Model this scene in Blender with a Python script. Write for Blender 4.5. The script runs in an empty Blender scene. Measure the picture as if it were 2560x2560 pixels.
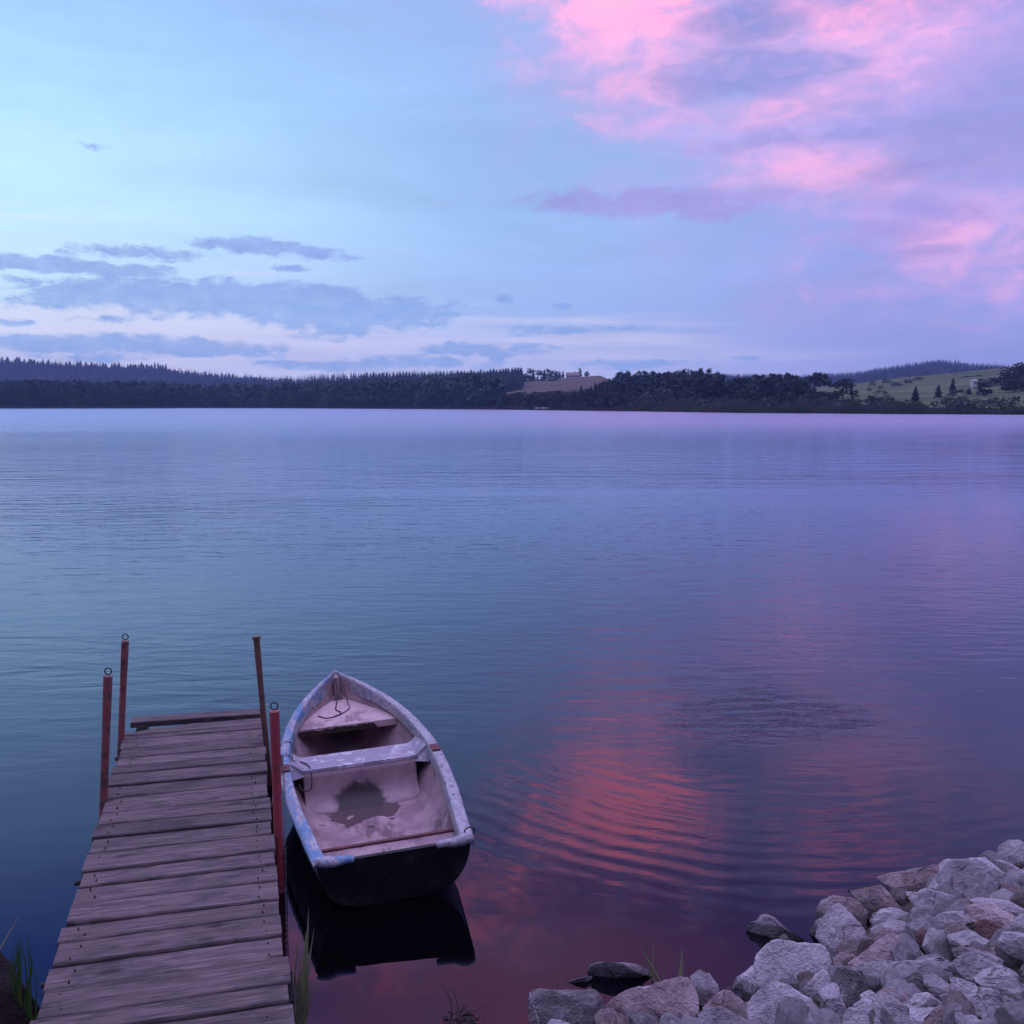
import bpy, bmesh, math, random
import numpy as np
from mathutils import Vector, Matrix, noise as mnoise

rad = math.radians
SC = bpy.context.scene
COL = SC.collection
RNG = random.Random(7)
NR = np.random.default_rng(11)

# ------------------------------------------------------------------ camera geometry
H = 2.85                       # eye height over the water
F = 2560.0
PITCH = math.atan((1280 - 1010) / F)

def ray(x, y):
    xc = (x - 1280) / F; yc = (1280 - y) / F
    return np.array([xc, math.cos(PITCH) + yc * math.sin(PITCH), -math.sin(PITCH) + yc * math.cos(PITCH)])
def at_z(x, y, z):
    r = ray(x, y); return np.array([0, 0, H]) + r * ((z - H) / r[2])
def at_y(x, y, Y):
    r = ray(x, y); return np.array([0, 0, H]) + r * (Y / r[1])

cam = bpy.data.cameras.new('camera'); cam_o = bpy.data.objects.new('camera', cam); COL.objects.link(cam_o)
cam.lens = 36.0; cam.sensor_width = 36.0; cam.clip_end = 20000; cam.clip_start = 0.05
cam_o.location = (0, 0, H); cam_o.rotation_euler = (math.pi / 2 - PITCH, 0, 0)
SC.camera = cam_o
SC.view_settings.view_transform = 'Standard'; SC.view_settings.look = 'None'
SC.view_settings.exposure = 0.42; SC.view_settings.gamma = 1.0

# ------------------------------------------------------------------ small helpers
def lin(r, g, b):
    f = lambda c: (c / 255 / 12.92) if c / 255 <= .04045 else ((c / 255 + .055) / 1.055) ** 2.4
    return (f(r), f(g), f(b), 1)

class MB:
    def __init__(s): s.v = []; s.f = []; s.m = []
    def add(s, vs, fs, mi=0):
        o = len(s.v); s.v += [tuple(map(float, v)) for v in vs]
        s.f += [tuple(i + o for i in f) for f in fs]; s.m += [mi] * len(fs)
    def box(s, lo, hi, mi=0, M=None):
        vs = [(x, y, z) for z in (lo[2], hi[2]) for y in (lo[1], hi[1]) for x in (lo[0], hi[0])]
        if M is not None: vs = [M @ Vector(v) for v in vs]
        s.add(vs, [(0, 2, 3, 1), (4, 5, 7, 6), (0, 1, 5, 4), (2, 6, 7, 3), (0, 4, 6, 2), (1, 3, 7, 5)], mi)
    def tube(s, pts, rs, n=10, mi=0, cap=True, closed=False):
        pts = [Vector(p) for p in pts]
        if not hasattr(rs, '__len__'): rs = [rs] * len(pts)
        N = len(pts); rings = []
        up = None
        for i, p in enumerate(pts):
            if closed: t = pts[(i + 1) % N] - pts[i - 1]
            else: t = pts[min(i + 1, N - 1)] - pts[max(i - 1, 0)]
            t.normalize()
            if up is None:
                up = Vector((0, 0, 1)) if abs(t.z) < .9 else Vector((1, 0, 0))
            a = t.cross(up).normalized(); b = a.cross(t).normalized(); up = b
            rings.append([p + (a * math.cos(2 * math.pi * k / n) + b * math.sin(2 * math.pi * k / n)) * rs[i] for k in range(n)])
        vs = [v for r in rings for v in r]; fs = []
        for i in range(N if closed else N - 1):
            j = (i + 1) % N
            for k in range(n):
                fs.append((i * n + k, i * n + (k + 1) % n, j * n + (k + 1) % n, j * n + k))
        if cap and not closed:
            fs.append(tuple(range(n))[::-1]); fs.append(tuple(range((N - 1) * n, N * n)))
        s.add(vs, fs, mi)
    def build(s, name, mats, parent=None, smooth=False, loc=None):
        return mesh_obj(name, s.v, s.f, mats, parent, smooth, s.m, loc)

def mesh_obj(name, v, f, mats, parent=None, smooth=False, mi=None, loc=None):
    me = bpy.data.meshes.new(name)
    if loc is not None:
        v = [(a[0] - loc[0], a[1] - loc[1], a[2] - loc[2]) for a in v]
    me.from_pydata([tuple(a) for a in v], [], [tuple(a) for a in f]); me.update()
    if not isinstance(mats, (list, tuple)): mats = [mats]
    for m in mats: me.materials.append(m)
    if mi is not None and len(mats) > 1: me.polygons.foreach_set('material_index', mi)
    if smooth: me.polygons.foreach_set('use_smooth', [True] * len(me.polygons))
    o = bpy.data.objects.new(name, me); COL.objects.link(o)
    if loc is not None: o.location = loc
    if parent: o.parent = parent
    return o
def np_mesh(name, V, Fq, mat, smooth=False):
    """fast mesh from numpy arrays (uniform polygon size)"""
    me = bpy.data.meshes.new(name); n = Fq.shape[1]
    me.vertices.add(len(V)); me.vertices.foreach_set('co', np.asarray(V, dtype=np.float32).ravel())
    me.loops.add(Fq.size); me.loops.foreach_set('vertex_index', Fq.ravel().astype(np.int32))
    me.polygons.add(len(Fq)); me.polygons.foreach_set('loop_start', np.arange(0, Fq.size, n, dtype=np.int32))
    if smooth: me.polygons.foreach_set('use_smooth', np.ones(len(Fq), dtype=bool))
    me.materials.append(mat); me.update(calc_edges=True); me.validate()
    return me
def link(name, me, parent=None, loc=None):
    o = bpy.data.objects.new(name, me); COL.objects.link(o)
    if parent: o.parent = parent
    if loc is not None: o.location = loc
    return o
def tag(o, label=None, cat=None, group=None, kind=None):
    if label: o['label'] = label
    if cat: o['category'] = cat
    if group: o['group'] = group
    if kind: o['kind'] = kind
    return o
def empty(name, loc=(0, 0, 0), rz=0):
    o = bpy.data.objects.new(name, None); COL.objects.link(o); o.location = loc; o.rotation_euler = (0, 0, rz)
    o.empty_display_size = .2
    return o

# ------------------------------------------------------------------ node helpers
class NT:
    def __init__(s, nt): s.nt = nt; s.n = nt.nodes; s.l = nt.links
    def new(s, t, **kw):
        n = s.n.new(t)
        for k, v in kw.items():
            if hasattr(n, k): setattr(n, k, v)
        return n
    def put(s, sock, val):
        if isinstance(val, bpy.types.NodeSocket): s.l.new(val, sock)
        elif val is not None: sock.default_value = val
    def math(s, op, a, b=None, c=None, clamp=False):
        n = s.new('ShaderNodeMath', operation=op); n.use_clamp = clamp
        for i, x in enumerate((a, b, c)):
            if x is not None: s.put(n.inputs[i], x)
        return n.outputs[0]
    def mix(s, fac, a, b, blend='MIX'):
        n = s.new('ShaderNodeMix', data_type='RGBA', blend_type=blend)
        s.put(n.inputs[0], fac); s.put(n.inputs[6], a); s.put(n.inputs[7], b)
        return n.outputs[2]
    def ramp(s, fac, stops, interp='LINEAR'):
        n = s.new('ShaderNodeValToRGB'); r = n.color_ramp; r.interpolation = interp
        while len(r.elements) < len(stops): r.elements.new(.5)
        for e, (p, c) in zip(r.elements, stops):
            e.position = p; e.color = c if hasattr(c, '__len__') else (c, c, c, 1)
        s.put(n.inputs[0], fac); return n.outputs[0]
    def sstep(s, x, a, b, lo=0., hi=1.):
        n = s.new('ShaderNodeMapRange', interpolation_type='SMOOTHSTEP')
        s.put(n.inputs[0], x)
        for i, v in enumerate((a, b, lo, hi)): s.put(n.inputs[1 + i], v)
        return n.outputs[0]
    def noise(s, vec, scale, detail=4, rough=.5, dist=0., out=0):
        n = s.new('ShaderNodeTexNoise'); s.put(n.inputs['Vector'], vec)
        n.inputs['Scale'].default_value = scale; n.inputs['Detail'].default_value = detail
        n.inputs['Roughness'].default_value = rough; n.inputs['Distortion'].default_value = dist
        return n.outputs[out]
    def mapping(s, vec, loc=(0, 0, 0), rot=(0, 0, 0), scale=(1, 1, 1), kind='POINT'):
        n = s.new('ShaderNodeMapping', vector_type=kind); s.put(n.inputs[0], vec)
        n.inputs[1].default_value = loc; n.inputs[2].default_value = rot; n.inputs[3].default_value = scale
        return n.outputs[0]
    def bump(s, h, dist=.01, strength=1., normal=None):
        n = s.new('ShaderNodeBump'); n.inputs['Strength'].default_value = strength
        n.inputs['Distance'].default_value = dist; s.put(n.inputs['Height'], h)
        if normal is not None: s.put(n.inputs['Normal'], normal)
        return n.outputs[0]

def material(name):
    m = bpy.data.materials.new(name); m.use_nodes = True
    t = NT(m.node_tree); b = t.n['Principled BSDF']
    t.b = b
    return m, t
def objvec(t, per_object=True):
    tc = t.new('ShaderNodeTexCoord').outputs['Object']
    if not per_object: return tc
    oi = t.new('ShaderNodeObjectInfo').outputs['Random']
    off = t.math('MULTIPLY', oi, 37.0)
    va = t.new('ShaderNodeVectorMath', operation='ADD'); t.put(va.inputs[0], tc)
    cx = t.new('ShaderNodeCombineXYZ'); t.put(cx.inputs[0], off); t.put(cx.inputs[1], t.math('MULTIPLY', oi, 91.)); t.put(cx.inputs[2], off)
    t.put(va.inputs[1], cx.outputs[0]); return va.outputs[0]

def mat_simple(name, c1, c2, scale=8, rough=.7, bump=.0, detail=5, lo=.35, hi=.65, dist=.3, spec=.3):
    m, t = material(name); v = objvec(t)
    n = t.noise(v, scale, detail, .6, dist)
    t.put(t.b.inputs['Base Color'], t.ramp(n, [(lo, c1), (hi, c2)]))
    t.b.inputs['Roughness'].default_value = rough; t.b.inputs['Specular IOR Level'].default_value = spec
    if bump: t.put(t.b.inputs['Normal'], t.bump(t.noise(v, scale * 4, 5, .6), bump))
    return m

# ------------------------------------------------------------------ sky (world)
SUN_EL, SUN_AZ = 3.0, -62.0     # afterglow low on the left, outside the frame
W = bpy.data.worlds.new('World'); SC.world = W; W.use_nodes = True
t = NT(W.node_tree)
bg = t.n['Background']
tc = t.new('ShaderNodeTexCoord').outputs['Generated']
nv = t.new('ShaderNodeVectorMath', operation='NORMALIZE'); t.put(nv.inputs[0], tc)
sp = t.new('ShaderNodeSeparateXYZ'); t.put(sp.inputs[0], nv.outputs[0])
DEG = 180 / math.pi
AZ = t.math('MULTIPLY', t.math('ARCTAN2', sp.outputs[0], sp.outputs[1]), DEG)
EL = t.math('MULTIPLY', t.math('ARCSINE', sp.outputs[2]), DEG)
def azel(x, y):
    r = ray(x, y); r = r / np.linalg.norm(r)
    return math.degrees(math.atan2(r[0], r[1])), math.degrees(math.asin(r[2]))
# sky colour up the dome at four bearings
e = lambda d: max(0., min(1., d / 60.))
elf = t.math('DIVIDE', EL, 60., clamp=True)
BR_ = lambda r, g, b, k: tuple(c * k for c in lin(r, g, b)[:3]) + (1,)
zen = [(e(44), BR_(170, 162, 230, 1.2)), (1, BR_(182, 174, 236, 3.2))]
BL = lambda r, g, b, k=1.35: lin(r, g, b)[:2] + (lin(r, g, b)[2] * k, 1)
BL = lambda r, g, b, k=1.35: lin(r, g, b)[:2] + (lin(r, g, b)[2] * k, 1)
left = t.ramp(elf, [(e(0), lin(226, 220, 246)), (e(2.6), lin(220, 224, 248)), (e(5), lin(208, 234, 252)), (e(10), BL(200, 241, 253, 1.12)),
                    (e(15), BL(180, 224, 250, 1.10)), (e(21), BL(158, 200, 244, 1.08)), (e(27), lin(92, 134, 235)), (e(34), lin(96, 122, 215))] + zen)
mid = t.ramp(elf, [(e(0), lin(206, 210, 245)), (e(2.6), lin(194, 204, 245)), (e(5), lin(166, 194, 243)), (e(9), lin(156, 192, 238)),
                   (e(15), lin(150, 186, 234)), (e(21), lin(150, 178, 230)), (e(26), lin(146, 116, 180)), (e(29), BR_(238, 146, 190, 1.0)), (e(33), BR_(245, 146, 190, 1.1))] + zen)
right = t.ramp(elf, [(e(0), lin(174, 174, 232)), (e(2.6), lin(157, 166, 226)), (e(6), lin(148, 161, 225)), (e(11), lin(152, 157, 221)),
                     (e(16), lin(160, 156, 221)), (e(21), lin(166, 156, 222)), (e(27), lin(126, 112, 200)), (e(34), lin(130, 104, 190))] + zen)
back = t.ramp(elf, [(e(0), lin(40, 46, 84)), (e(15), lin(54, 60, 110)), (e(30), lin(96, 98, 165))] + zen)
sky = t.mix(t.sstep(AZ, -27, 2), left, mid)
sky = t.mix(t.sstep(AZ, -2, 24), sky, right)
sky = t.mix(t.sstep(t.math('ABSOLUTE', AZ), 60, 125), sky, back)
# the physical sky, low sun, as a share of the dome's light
ns = t.new('ShaderNodeTexSky'); ns.sky_type = 'NISHITA'; ns.sun_disc = False
ns.sun_elevation = rad(SUN_EL); ns.sun_rotation = rad(SUN_AZ); ns.air_density = 1.0; ns.ozone_density = 4.0
nsc = t.new('ShaderNodeVectorMath', operation='SCALE'); t.put(nsc.inputs[0], ns.outputs[0]); nsc.inputs['Scale'].default_value = .06
sky = t.mix(.06, sky, nsc.outputs[0])
# clouds : soft blobs placed by bearing and elevation, edges broken up by noise
cv = t.new('ShaderNodeCombineXYZ'); t.put(cv.inputs[0], AZ); t.put(cv.inputs[1], EL)
stretch = t.mapping(cv.outputs[0], scale=(.13, .30, 1))
wn = t.noise(stretch, 1.0, 3, .5, 0, out=1)
wv = t.new('ShaderNodeVectorMath', operation='SUBTRACT'); t.put(wv.inputs[0], wn); wv.inputs[1].default_value = (.5, .5, .5)
ws = t.new('ShaderNodeVectorMath', operation='MULTIPLY'); t.put(ws.inputs[0], wv.outputs[0]); ws.inputs[1].default_value = (4.0, 1.5, 0)
wa = t.new('ShaderNodeVectorMath', operation='ADD'); t.put(wa.inputs[0], cv.outputs[0]); t.put(wa.inputs[1], ws.outputs[0])
warped = wa.outputs[0]
fb = t.noise(t.mapping(cv.outputs[0], scale=(.16, .42, 1)), 1.0, 9, .58, .25)
fb4 = t.noise(t.mapping(cv.outputs[0], loc=(4, 6, 0), scale=(.22, .55, 1)), 1.0, 10, .66, .35)
fb2 = t.noise(t.mapping(cv.outputs[0], loc=(7, 3, 0), scale=(.36, .95, 1)), 1.0, 8, .6, .3)
fb6 = t.noise(t.mapping(cv.outputs[0], loc=(8, 2, 0), rot=(0, 0, .45), scale=(.19, .40, 1)), 1.0, 9, .60, .55)
fb7 = t.noise(t.mapping(cv.outputs[0], loc=(1, 7, 0), rot=(0, 0, .35), scale=(.42, .8, 1)), 1.0, 9, .62, .6)
fb5 = t.noise(t.mapping(cv.outputs[0], loc=(1, 4, 0), scale=(.75, 1.7, 1)), 1.0, 8, .68, .4)
fb3 = t.noise(t.mapping(cv.outputs[0], loc=(2, 9, 0), rot=(0, 0, .22), scale=(.05, .30, 1)), 1.0, 6, .55, .5)
def blob(x, y, rx, ry, w=1.0, rot=0., vec=None, k=1.0):
    a, el = azel(x, y); s = 53.13 / 2560
    m = t.mapping(warped if vec is None else vec, loc=(a, el, 0), rot=(0, 0, rad(rot)), scale=(rx * s * k, ry * s * k, 1e6), kind='TEXTURE')
    g = t.new('ShaderNodeTexGradient', gradient_type='SPHERICAL'); t.put(g.inputs[0], m)
    return t.math('MULTIPLY', g.outputs['Fac'], w) if w != 1. else g.outputs['Fac']
def layer(items, comb='MAXIMUM', k=1.6):
    acc = None
    for it in items:
        b = blob(*it, k=k); acc = b if acc is None else t.math(comb, acc, b)
    return acc
# 1 pink lit cloud field
pink = layer([(1560, 70, 330, 220, 1.0), (1455, 20, 150, 110, .8), (1650, 190, 270, 150, .95, 15), (1660, 290, 220, 80, .8), (1930, 280, 200, 80, .95),
              (2010, 410, 280, 130, 1.0), (1820, 330, 420, 130, .6), (2150, 90, 560, 220, .85), (2060, 210, 380, 150, .7), (1440, 285, 200, 50, .55), (1500, 370, 200, 50, .4),
              (2400, 590, 260, 180, 1.0), (2470, 700, 300, 130, .7), (2200, 500, 380, 190, .65), (2230, 730, 420, 100, .5), (1900, 480, 380, 90, .45), (1950, 250, 760, 430, .42),
              (1560, -120, 380, 210, 1.0), (1250, -330, 330, 120, .75), (900, -460, 620, 220, .75), (1590, -60, 260, 170, 1.25), (2150, -200, 420, 180, .65), (1900, -420, 420, 200, .35),
              (1000, 20, 300, 70, .2), (1180, 90, 180, 80, .22)])
pnz = t.math('ADD', t.math('MULTIPLY', t.math('SUBTRACT', fb6, .5), 1.3), t.math('MULTIPLY', t.math('SUBTRACT', fb7, .5), .5))
pm = t.sstep(t.math('ADD', pink, t.math('MULTIPLY', pnz, t.sstep(pink, 0., .3))), .04, .95)
hue = t.sstep(t.math('ADD', pink, t.math('MULTIPLY', t.math('SUBTRACT', fb7, .5), 1.7)), .30, 1.12)
pcol = t.mix(hue, lin(188, 166, 226), t.mix(t.sstep(EL, 17.5, 22.5), lin(244, 180, 226), (2.1, .50, .70, 1)))
sky = t.mix(t.math('MULTIPLY', pm, .88), sky, pcol)
# 2 slate violet clouds in front of the pink
dark = layer([(1830, 45, 100, 34, .9, 6), (1900, 75, 110, 30, .8, 6), (1930, 165, 190, 46, 1.1), (1850, 195, 190, 44, 1.0), (1760, 215, 120, 36, .8), (2080, 150, 90, 26, 1.0), (1960, 345, 260, 34, .6),
              (2110, 325, 170, 34, .7), (2330, 310, 170, 36, .65), (2300, 400, 230, 44, .55, 10), (2300, 520, 180, 42, .85, -8), (2220, 580, 170, 40, .65),
              (2330, 640, 150, 18, .6), (1425, 505, 110, 22, .8), (1680, 500, 280, 30, .95), (1810, 520, 130, 26, .7), (2480, 440, 150, 34, .5), (2540, 180, 160, 100, .4)])
dm = t.sstep(t.math('ADD', dark, t.math('MULTIPLY', t.math('MULTIPLY', t.math('SUBTRACT', fb7, .5), 1.9), t.sstep(dark, 0., .15))), .12, .62)
sky = t.mix(t.math('MULTIPLY', dm, t.sstep(fb7, .3, .7, .95, .62)), sky, t.mix(t.sstep(EL, 8, 16), lin(160, 148, 212), lin(142, 148, 210)))
# pale creamy streaks low over the hills
cr = t.noise(t.mapping(cv.outputs[0], loc=(3, 5, 0), rot=(0, 0, .03), scale=(.045, .9, 1)), 1.0, 7, .6, .5)
cb = layer([(450, 820, 900, 110, 1.0), (900, 850, 700, 90, .9), (1450, 830, 500, 60, .7), (1500, 890, 700, 60, .5), (100, 560, 400, 60, .3), (750, 690, 300, 50, .4)])
cm_ = t.math('MULTIPLY', t.sstep(t.math('ADD', cb, t.math('MULTIPLY', t.math('SUBTRACT', cr, .5), 2.2)), .25, .95), t.sstep(cb, 0, .2))
sky = t.mix(t.math('MULTIPLY', cm_, .5), sky, lin(234, 226, 246))
# 3 blue grey bars low over the hills
low = layer([(330, 728, 330, 36, .8), (640, 768, 420, 36, .95), (600, 612, 130, 26, .9), (720, 622, 190, 22, .8, -4), (360, 622, 190, 20, .7), (100, 652, 220, 22, .85), (320, 672, 130, 24, .8), (720, 668, 70, 12, .6),
             (200, 720, 150, 34, .7), (420, 740, 330, 50, 1.0), (700, 755, 330, 50, 1.0), (930, 780, 210, 45, .95), (820, 800, 260, 36, .9, -3), (860, 830, 130, 24, .8),
             (60, 715, 120, 18, .5), (30, 795, 90, 14, .6), (160, 855, 300, 22, .9), (440, 868, 300, 22, .9), (620, 885, 150, 12, .5), (250, 885, 250, 10, .6), (230, 370, 50, 22, .42), (950, 910, 330, 16, .75), (760, 905, 160, 12, .6),
             (1200, 880, 170, 18, .85), (1310, 872, 110, 12, .6), (1430, 828, 200, 22, .55), (1520, 820, 130, 18, .5), (1600, 908, 170, 11, .7), (1280, 748, 45, 14, .55),
             (1390, 762, 40, 12, .45), (1850, 900, 70, 9, .5), (2000, 868, 70, 9, .4), (2410, 808, 80, 10, .45), (1440, 945, 240, 7, .3), (1340, 595, 80, 12, .3), (300, 800, 300, 12, .35)], k=1.45)
lown = t.math('ADD', t.math('MULTIPLY', t.math('SUBTRACT', fb5, .5), 1.15), t.math('MULTIPLY', t.math('SUBTRACT', fb2, .5), 1.0))
lm = t.sstep(t.math('ADD', low, t.math('MULTIPLY', lown, t.sstep(low, 0., .14))), .15, .52)
lcol = t.mix(t.sstep(EL, 4.0, 8.0), lin(134, 172, 226), lin(136, 156, 218))
sky = t.mix(t.math('MULTIPLY', lm, t.sstep(fb5, .3, .7, .62, .86)), sky, lcol)
# faint high streaks over everything
st = t.math('MULTIPLY', t.math('SUBTRACT', fb3, .5), .30)
bright = t.math('ADD', .885, t.math('ADD', st, t.math('MULTIPLY', t.math('SUBTRACT', fb2, .5), .10)))
sc_ = t.new('ShaderNodeVectorMath', operation='SCALE'); t.put(sc_.inputs[0], sky); t.put(sc_.inputs['Scale'], bright)
t.put(bg.inputs[0], sc_.outputs[0]); bg.inputs[1].default_value = 1.0

sl = bpy.data.lights.new('sun', 'SUN'); sl.energy = .12; sl.angle = rad(25); sl.color = (1., .82, .80)
so = bpy.data.objects.new('sun', sl); COL.objects.link(so)
d = Vector((math.sin(rad(SUN_AZ)) * math.cos(rad(14)), math.cos(rad(SUN_AZ)) * math.cos(rad(14)), math.sin(rad(14))))
so.rotation_euler = (-d).to_track_quat('-Z', 'Y').to_euler(); so.location = d * 50

# ------------------------------------------------------------------ water
mw, t = material('lake_water')
oc = t.new('ShaderNodeTexCoord').outputs['Object']
s3 = t.new('ShaderNodeSeparateXYZ'); t.put(s3.inputs[0], oc)
WX, WY = s3.outputs[0], s3.outputs[1]
def mulv(a, b): return t.math('MULTIPLY', a, b)
cen = lambda n: t.math('SUBTRACT', n, .5)
# long low swell, crests slightly oblique
r1 = cen(t.noise(t.mapping(oc, rot=(0, 0, rad(-14)), scale=(.75, 2.1, 1)), 1.0, 3, .5, .8))
r2 = cen(t.noise(t.mapping(oc, loc=(5, 2, 0), rot=(0, 0, rad(12)), scale=(2.0, 5.0, 1)), 1.0, 3, .5, .4))
r3 = cen(t.noise(t.mapping(oc, loc=(1, 8, 0), rot=(0, 0, rad(-6)), scale=(.22, .8, 1)), 1.0, 4, .55, .3))
patch = t.noise(t.mapping(oc, scale=(.03, .07, 1)), 1.0, 3, .5, .4)
patch = t.sstep(patch, .35, .65, .35, 1.3)
leftness = t.sstep(WX, -8, 3, 1.0, .38)
nearf = t.sstep(WY, 5.0, 13, .06, 1.0)
h = mulv(r1, mulv(mulv(patch, nearf), mulv(leftness, .026)))
h = t.math('ADD', h, mulv(mulv(r2, patch), mulv(nearf, .0095)))
h = t.math('ADD', h, mulv(mulv(mulv(r3, patch), t.sstep(WY, 10, 60)), .055))
# rings spreading from a disturbed spot
CX, CY = 2.25, 9.4
dx = t.math('SUBTRACT', WX, CX); dy = t.math('SUBTRACT', WY, CY)
wob = cen(t.noise(oc, .55, 3, .5))
rr = t.math('SQRT', t.math('ADD', t.math('MULTIPLY', dx, dx), t.math('MULTIPLY', dy, dy)))
rw = t.math('ADD', rr, t.math('MULTIPLY', wob, .55))
ringwave = t.math('SINE', t.math('MULTIPLY', t.math('POWER', rw, 1.0), 2 * math.pi / .195))
env = mulv(t.sstep(rw, 1.3, 3.0), t.math('MULTIPLY', t.sstep(rw, 3.4, 4.5, 1., 0.), t.sstep(t.math('ADD', dy, t.math('MULTIPLY', dx, .35)), -2.4, .6, 1., .18)))
ragg = t.sstep(t.noise(t.mapping(oc, loc=(3, 3, 0)), .7, 3, .5), .3, .62, .25, 1.)
h = t.math('ADD', h, mulv(mulv(ringwave, mulv(env, ragg)), .00055))
# choppy core
core = t.sstep(t.math('ADD', rr, t.math('MULTIPLY', wob, 3.0)), .2, 1.5, 1., 0.)
chop = cen(t.noise(t.mapping(oc, scale=(3.0, 6.5, 1)), 1.0, 4, .6, .8))
h = t.math('ADD', h, mulv(mulv(chop, mulv(core, t.sstep(patch, .4, 1.2, .6, 1.))), .030))
bp = t.new('ShaderNodeBump'); bp.inputs['Strength'].default_value = 1.; bp.inputs['Distance'].default_value = 1.
t.put(bp.inputs['Height'], h); rgh = t.math('ADD', t.sstep(WY, 12, 55, .015, .11), t.sstep(WY, 60, 170, 0., .17))
gl = t.new('ShaderNodeBsdfGlossy'); gl.inputs['Color'].default_value = (.74, .79, 1., 1); t.put(gl.inputs['Roughness'], rgh); t.put(gl.inputs['Normal'], bp.outputs[0])
fz = t.new('ShaderNodeFresnel'); fz.inputs['IOR'].default_value = 1.36; t.put(fz.inputs['Normal'], bp.outputs[0])
fz2 = t.new('ShaderNodeFresnel'); fz2.inputs['IOR'].default_value = 1.62
fz.inputs['IOR'].default_value = 1.54
fmx = t.new('ShaderNodeMix'); t.put(fmx.inputs[0], t.sstep(WY, 8, 45)); t.put(fmx.inputs[2], fz.outputs[0]); t.put(fmx.inputs[3], fz2.outputs[0])
ffac = t.math('MULTIPLY', fmx.outputs[0], t.sstep(WY, 25, 150, 1., .74))
df = t.new('ShaderNodeBsdfDiffuse'); df.inputs['Color'].default_value = (.0013, .0012, .0018, 1)
ms = t.new('ShaderNodeMixShader'); t.put(ms.inputs[0], ffac); t.l.new(df.outputs[0], ms.inputs[1]); t.l.new(gl.outputs[0], ms.inputs[2])
t.l.new(ms.outputs[0], t.n['Material Output'].inputs['Surface']); t.n.remove(t.b)
lake = mesh_obj('lake_water', [(-1200, -30, 0), (1200, -30, 0), (1200, 1300, 0), (-1200, 1300, 0)], [(0, 1, 2, 3)], mw)
tag(lake, kind='structure')

# ------------------------------------------------------------------ far shore terrain
shore_k = [(-600, 640), (0, 663), (420, 690), (445, 735), (700, 715), (1000, 608), (1180, 561), (1300, 505), (1500, 429), (1650, 384), (1860, 331), (2100, 309), (2300, 292), (2560, 276), (3200, 262)]
def shoreY(x): return float(np.interp(x, [a for a, _ in shore_k], [b for _, b in shore_k]))
cols = [(-600, 900, 1008, 1150, 985, 1900, 915), (0, 900, 1008, 1150, 985, 1900, 917), (200, 900, 1008, 1150, 985, 1900, 921), (420, 900, 1008, 1150, 985, 1900, 936), (600, 900, 1007, 1150, 985, 1900, 955),
        (700, 900, 1005, 1100, 980, 1800, 964), (800, 850, 1002, 1100, 974, 1900, 953), (950, 800, 1000, 1100, 970, 1900, 946), (1100, 700, 1000, 1050, 964, 1900, 944),
        (1230, 620, 1000, 980, 958, 1800, 952), (1300, 600, 999, 920, 952, 1700, 957), (1400, 560, 995, 900, 947, 1700, 957), (1500, 500, 1001, 860, 941, 1700, 957),
        (1600, 450, 1005, 650, 970, 1700, 952), (1750, 400, 1008, 600, 970, 1700, 947), (1850, 380, 1010, 600, 972, 1800, 949), (2000, 370, 1011, 620, 969, 1900, 951),
        (2130, 360, 1011, 700, 962, 1900, 943), (2250, 350, 1012, 730, 947, 1900, 924), (2340, 350, 1012, 740, 939, 1900, 911), (2420, 340, 1012, 750, 930, 1900, 922),
        (2510, 340, 1010, 750, 920, 1900, 926), (2560, 330, 1010, 750, 915, 1900, 930), (3200, 330, 1006, 750, 895, 1900, 925)]
CA = np.array(cols, float)
def prof(x):
    c = [float(np.interp(x, CA[:, 0], CA[:, k])) for k in range(1, 7)]
    ys = shoreY(x)
    zf = lambda Y, py: H + Y * (1010 - py) / F
    P = [(ys - 40, -3.0), (ys, -.02), (ys + 6, .7), (c[0], zf(c[0], c[1])), (c[2], zf(c[2], c[3])),
         (c[2] + 260, zf(c[2], c[3]) - 8), (c[4], zf(c[4], c[5])), (c[4] + 900, zf(c[4], c[5]) - 40)]
    return P
def ground(x, Y):
    """terrain height in the bearing of picture column x at distance Y"""
    P = prof(x); return float(np.interp(Y, [a for a, _ in P], [b for _, b in P]))
def gpt(x, Y):
    return np.array([(x - 1280) / F * Y * math.cos(PITCH) * 1.0, Y, ground(x, Y)])
# (bearing: X/Y = (x-1280)/F / cos-ish; the camera's pitch makes this exact to within a few cm at the horizon)
gx = list(range(-600, 3201, 20)); fr = []
segs = [1, 1, 1, 5, 14, 5, 12, 3]
V = []; cov = []
for x in gx:
    P = prof(x); row = []
    for i in range(len(P) - 1):
        n = segs[i + 1] if i + 1 < len(segs) else 3
        for k in range(n):
            f_ = k / n; row.append((P[i][0] * (1 - f_) + P[i + 1][0] * f_, P[i][1] * (1 - f_) + P[i + 1][1] * f_))
    row.append(P[-1])
    for Y, z in row:
        X = (x - 1280) / F * Y * math.cos(PITCH)
        if z > 1.5: z += 1.2 * mnoise.noise((X * .02, Y * .02, 1)) * min(1, z / 12)
        V.append((X, Y, z))
        meadow = max(0., min(1., (x - 1880) / 60)) if Y < 1000 else 0.
        field = 1. if (1225 < x < 1575 and 640 < Y < 1010) else 0.
        cov.append((meadow, field, 0, 1))
nrow = len(V) // len(gx)
FA = [(i * nrow + k, (i + 1) * nrow + k, (i + 1) * nrow + k + 1, i * nrow + k + 1) for i in range(len(gx) - 1) for k in range(nrow - 1)]
mh, t = material('hill_ground')
at_ = t.new('ShaderNodeVertexColor'); at_.layer_name = 'cover'
sr = t.new('ShaderNodeSeparateColor'); t.put(sr.inputs[0], at_.outputs[0])
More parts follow.
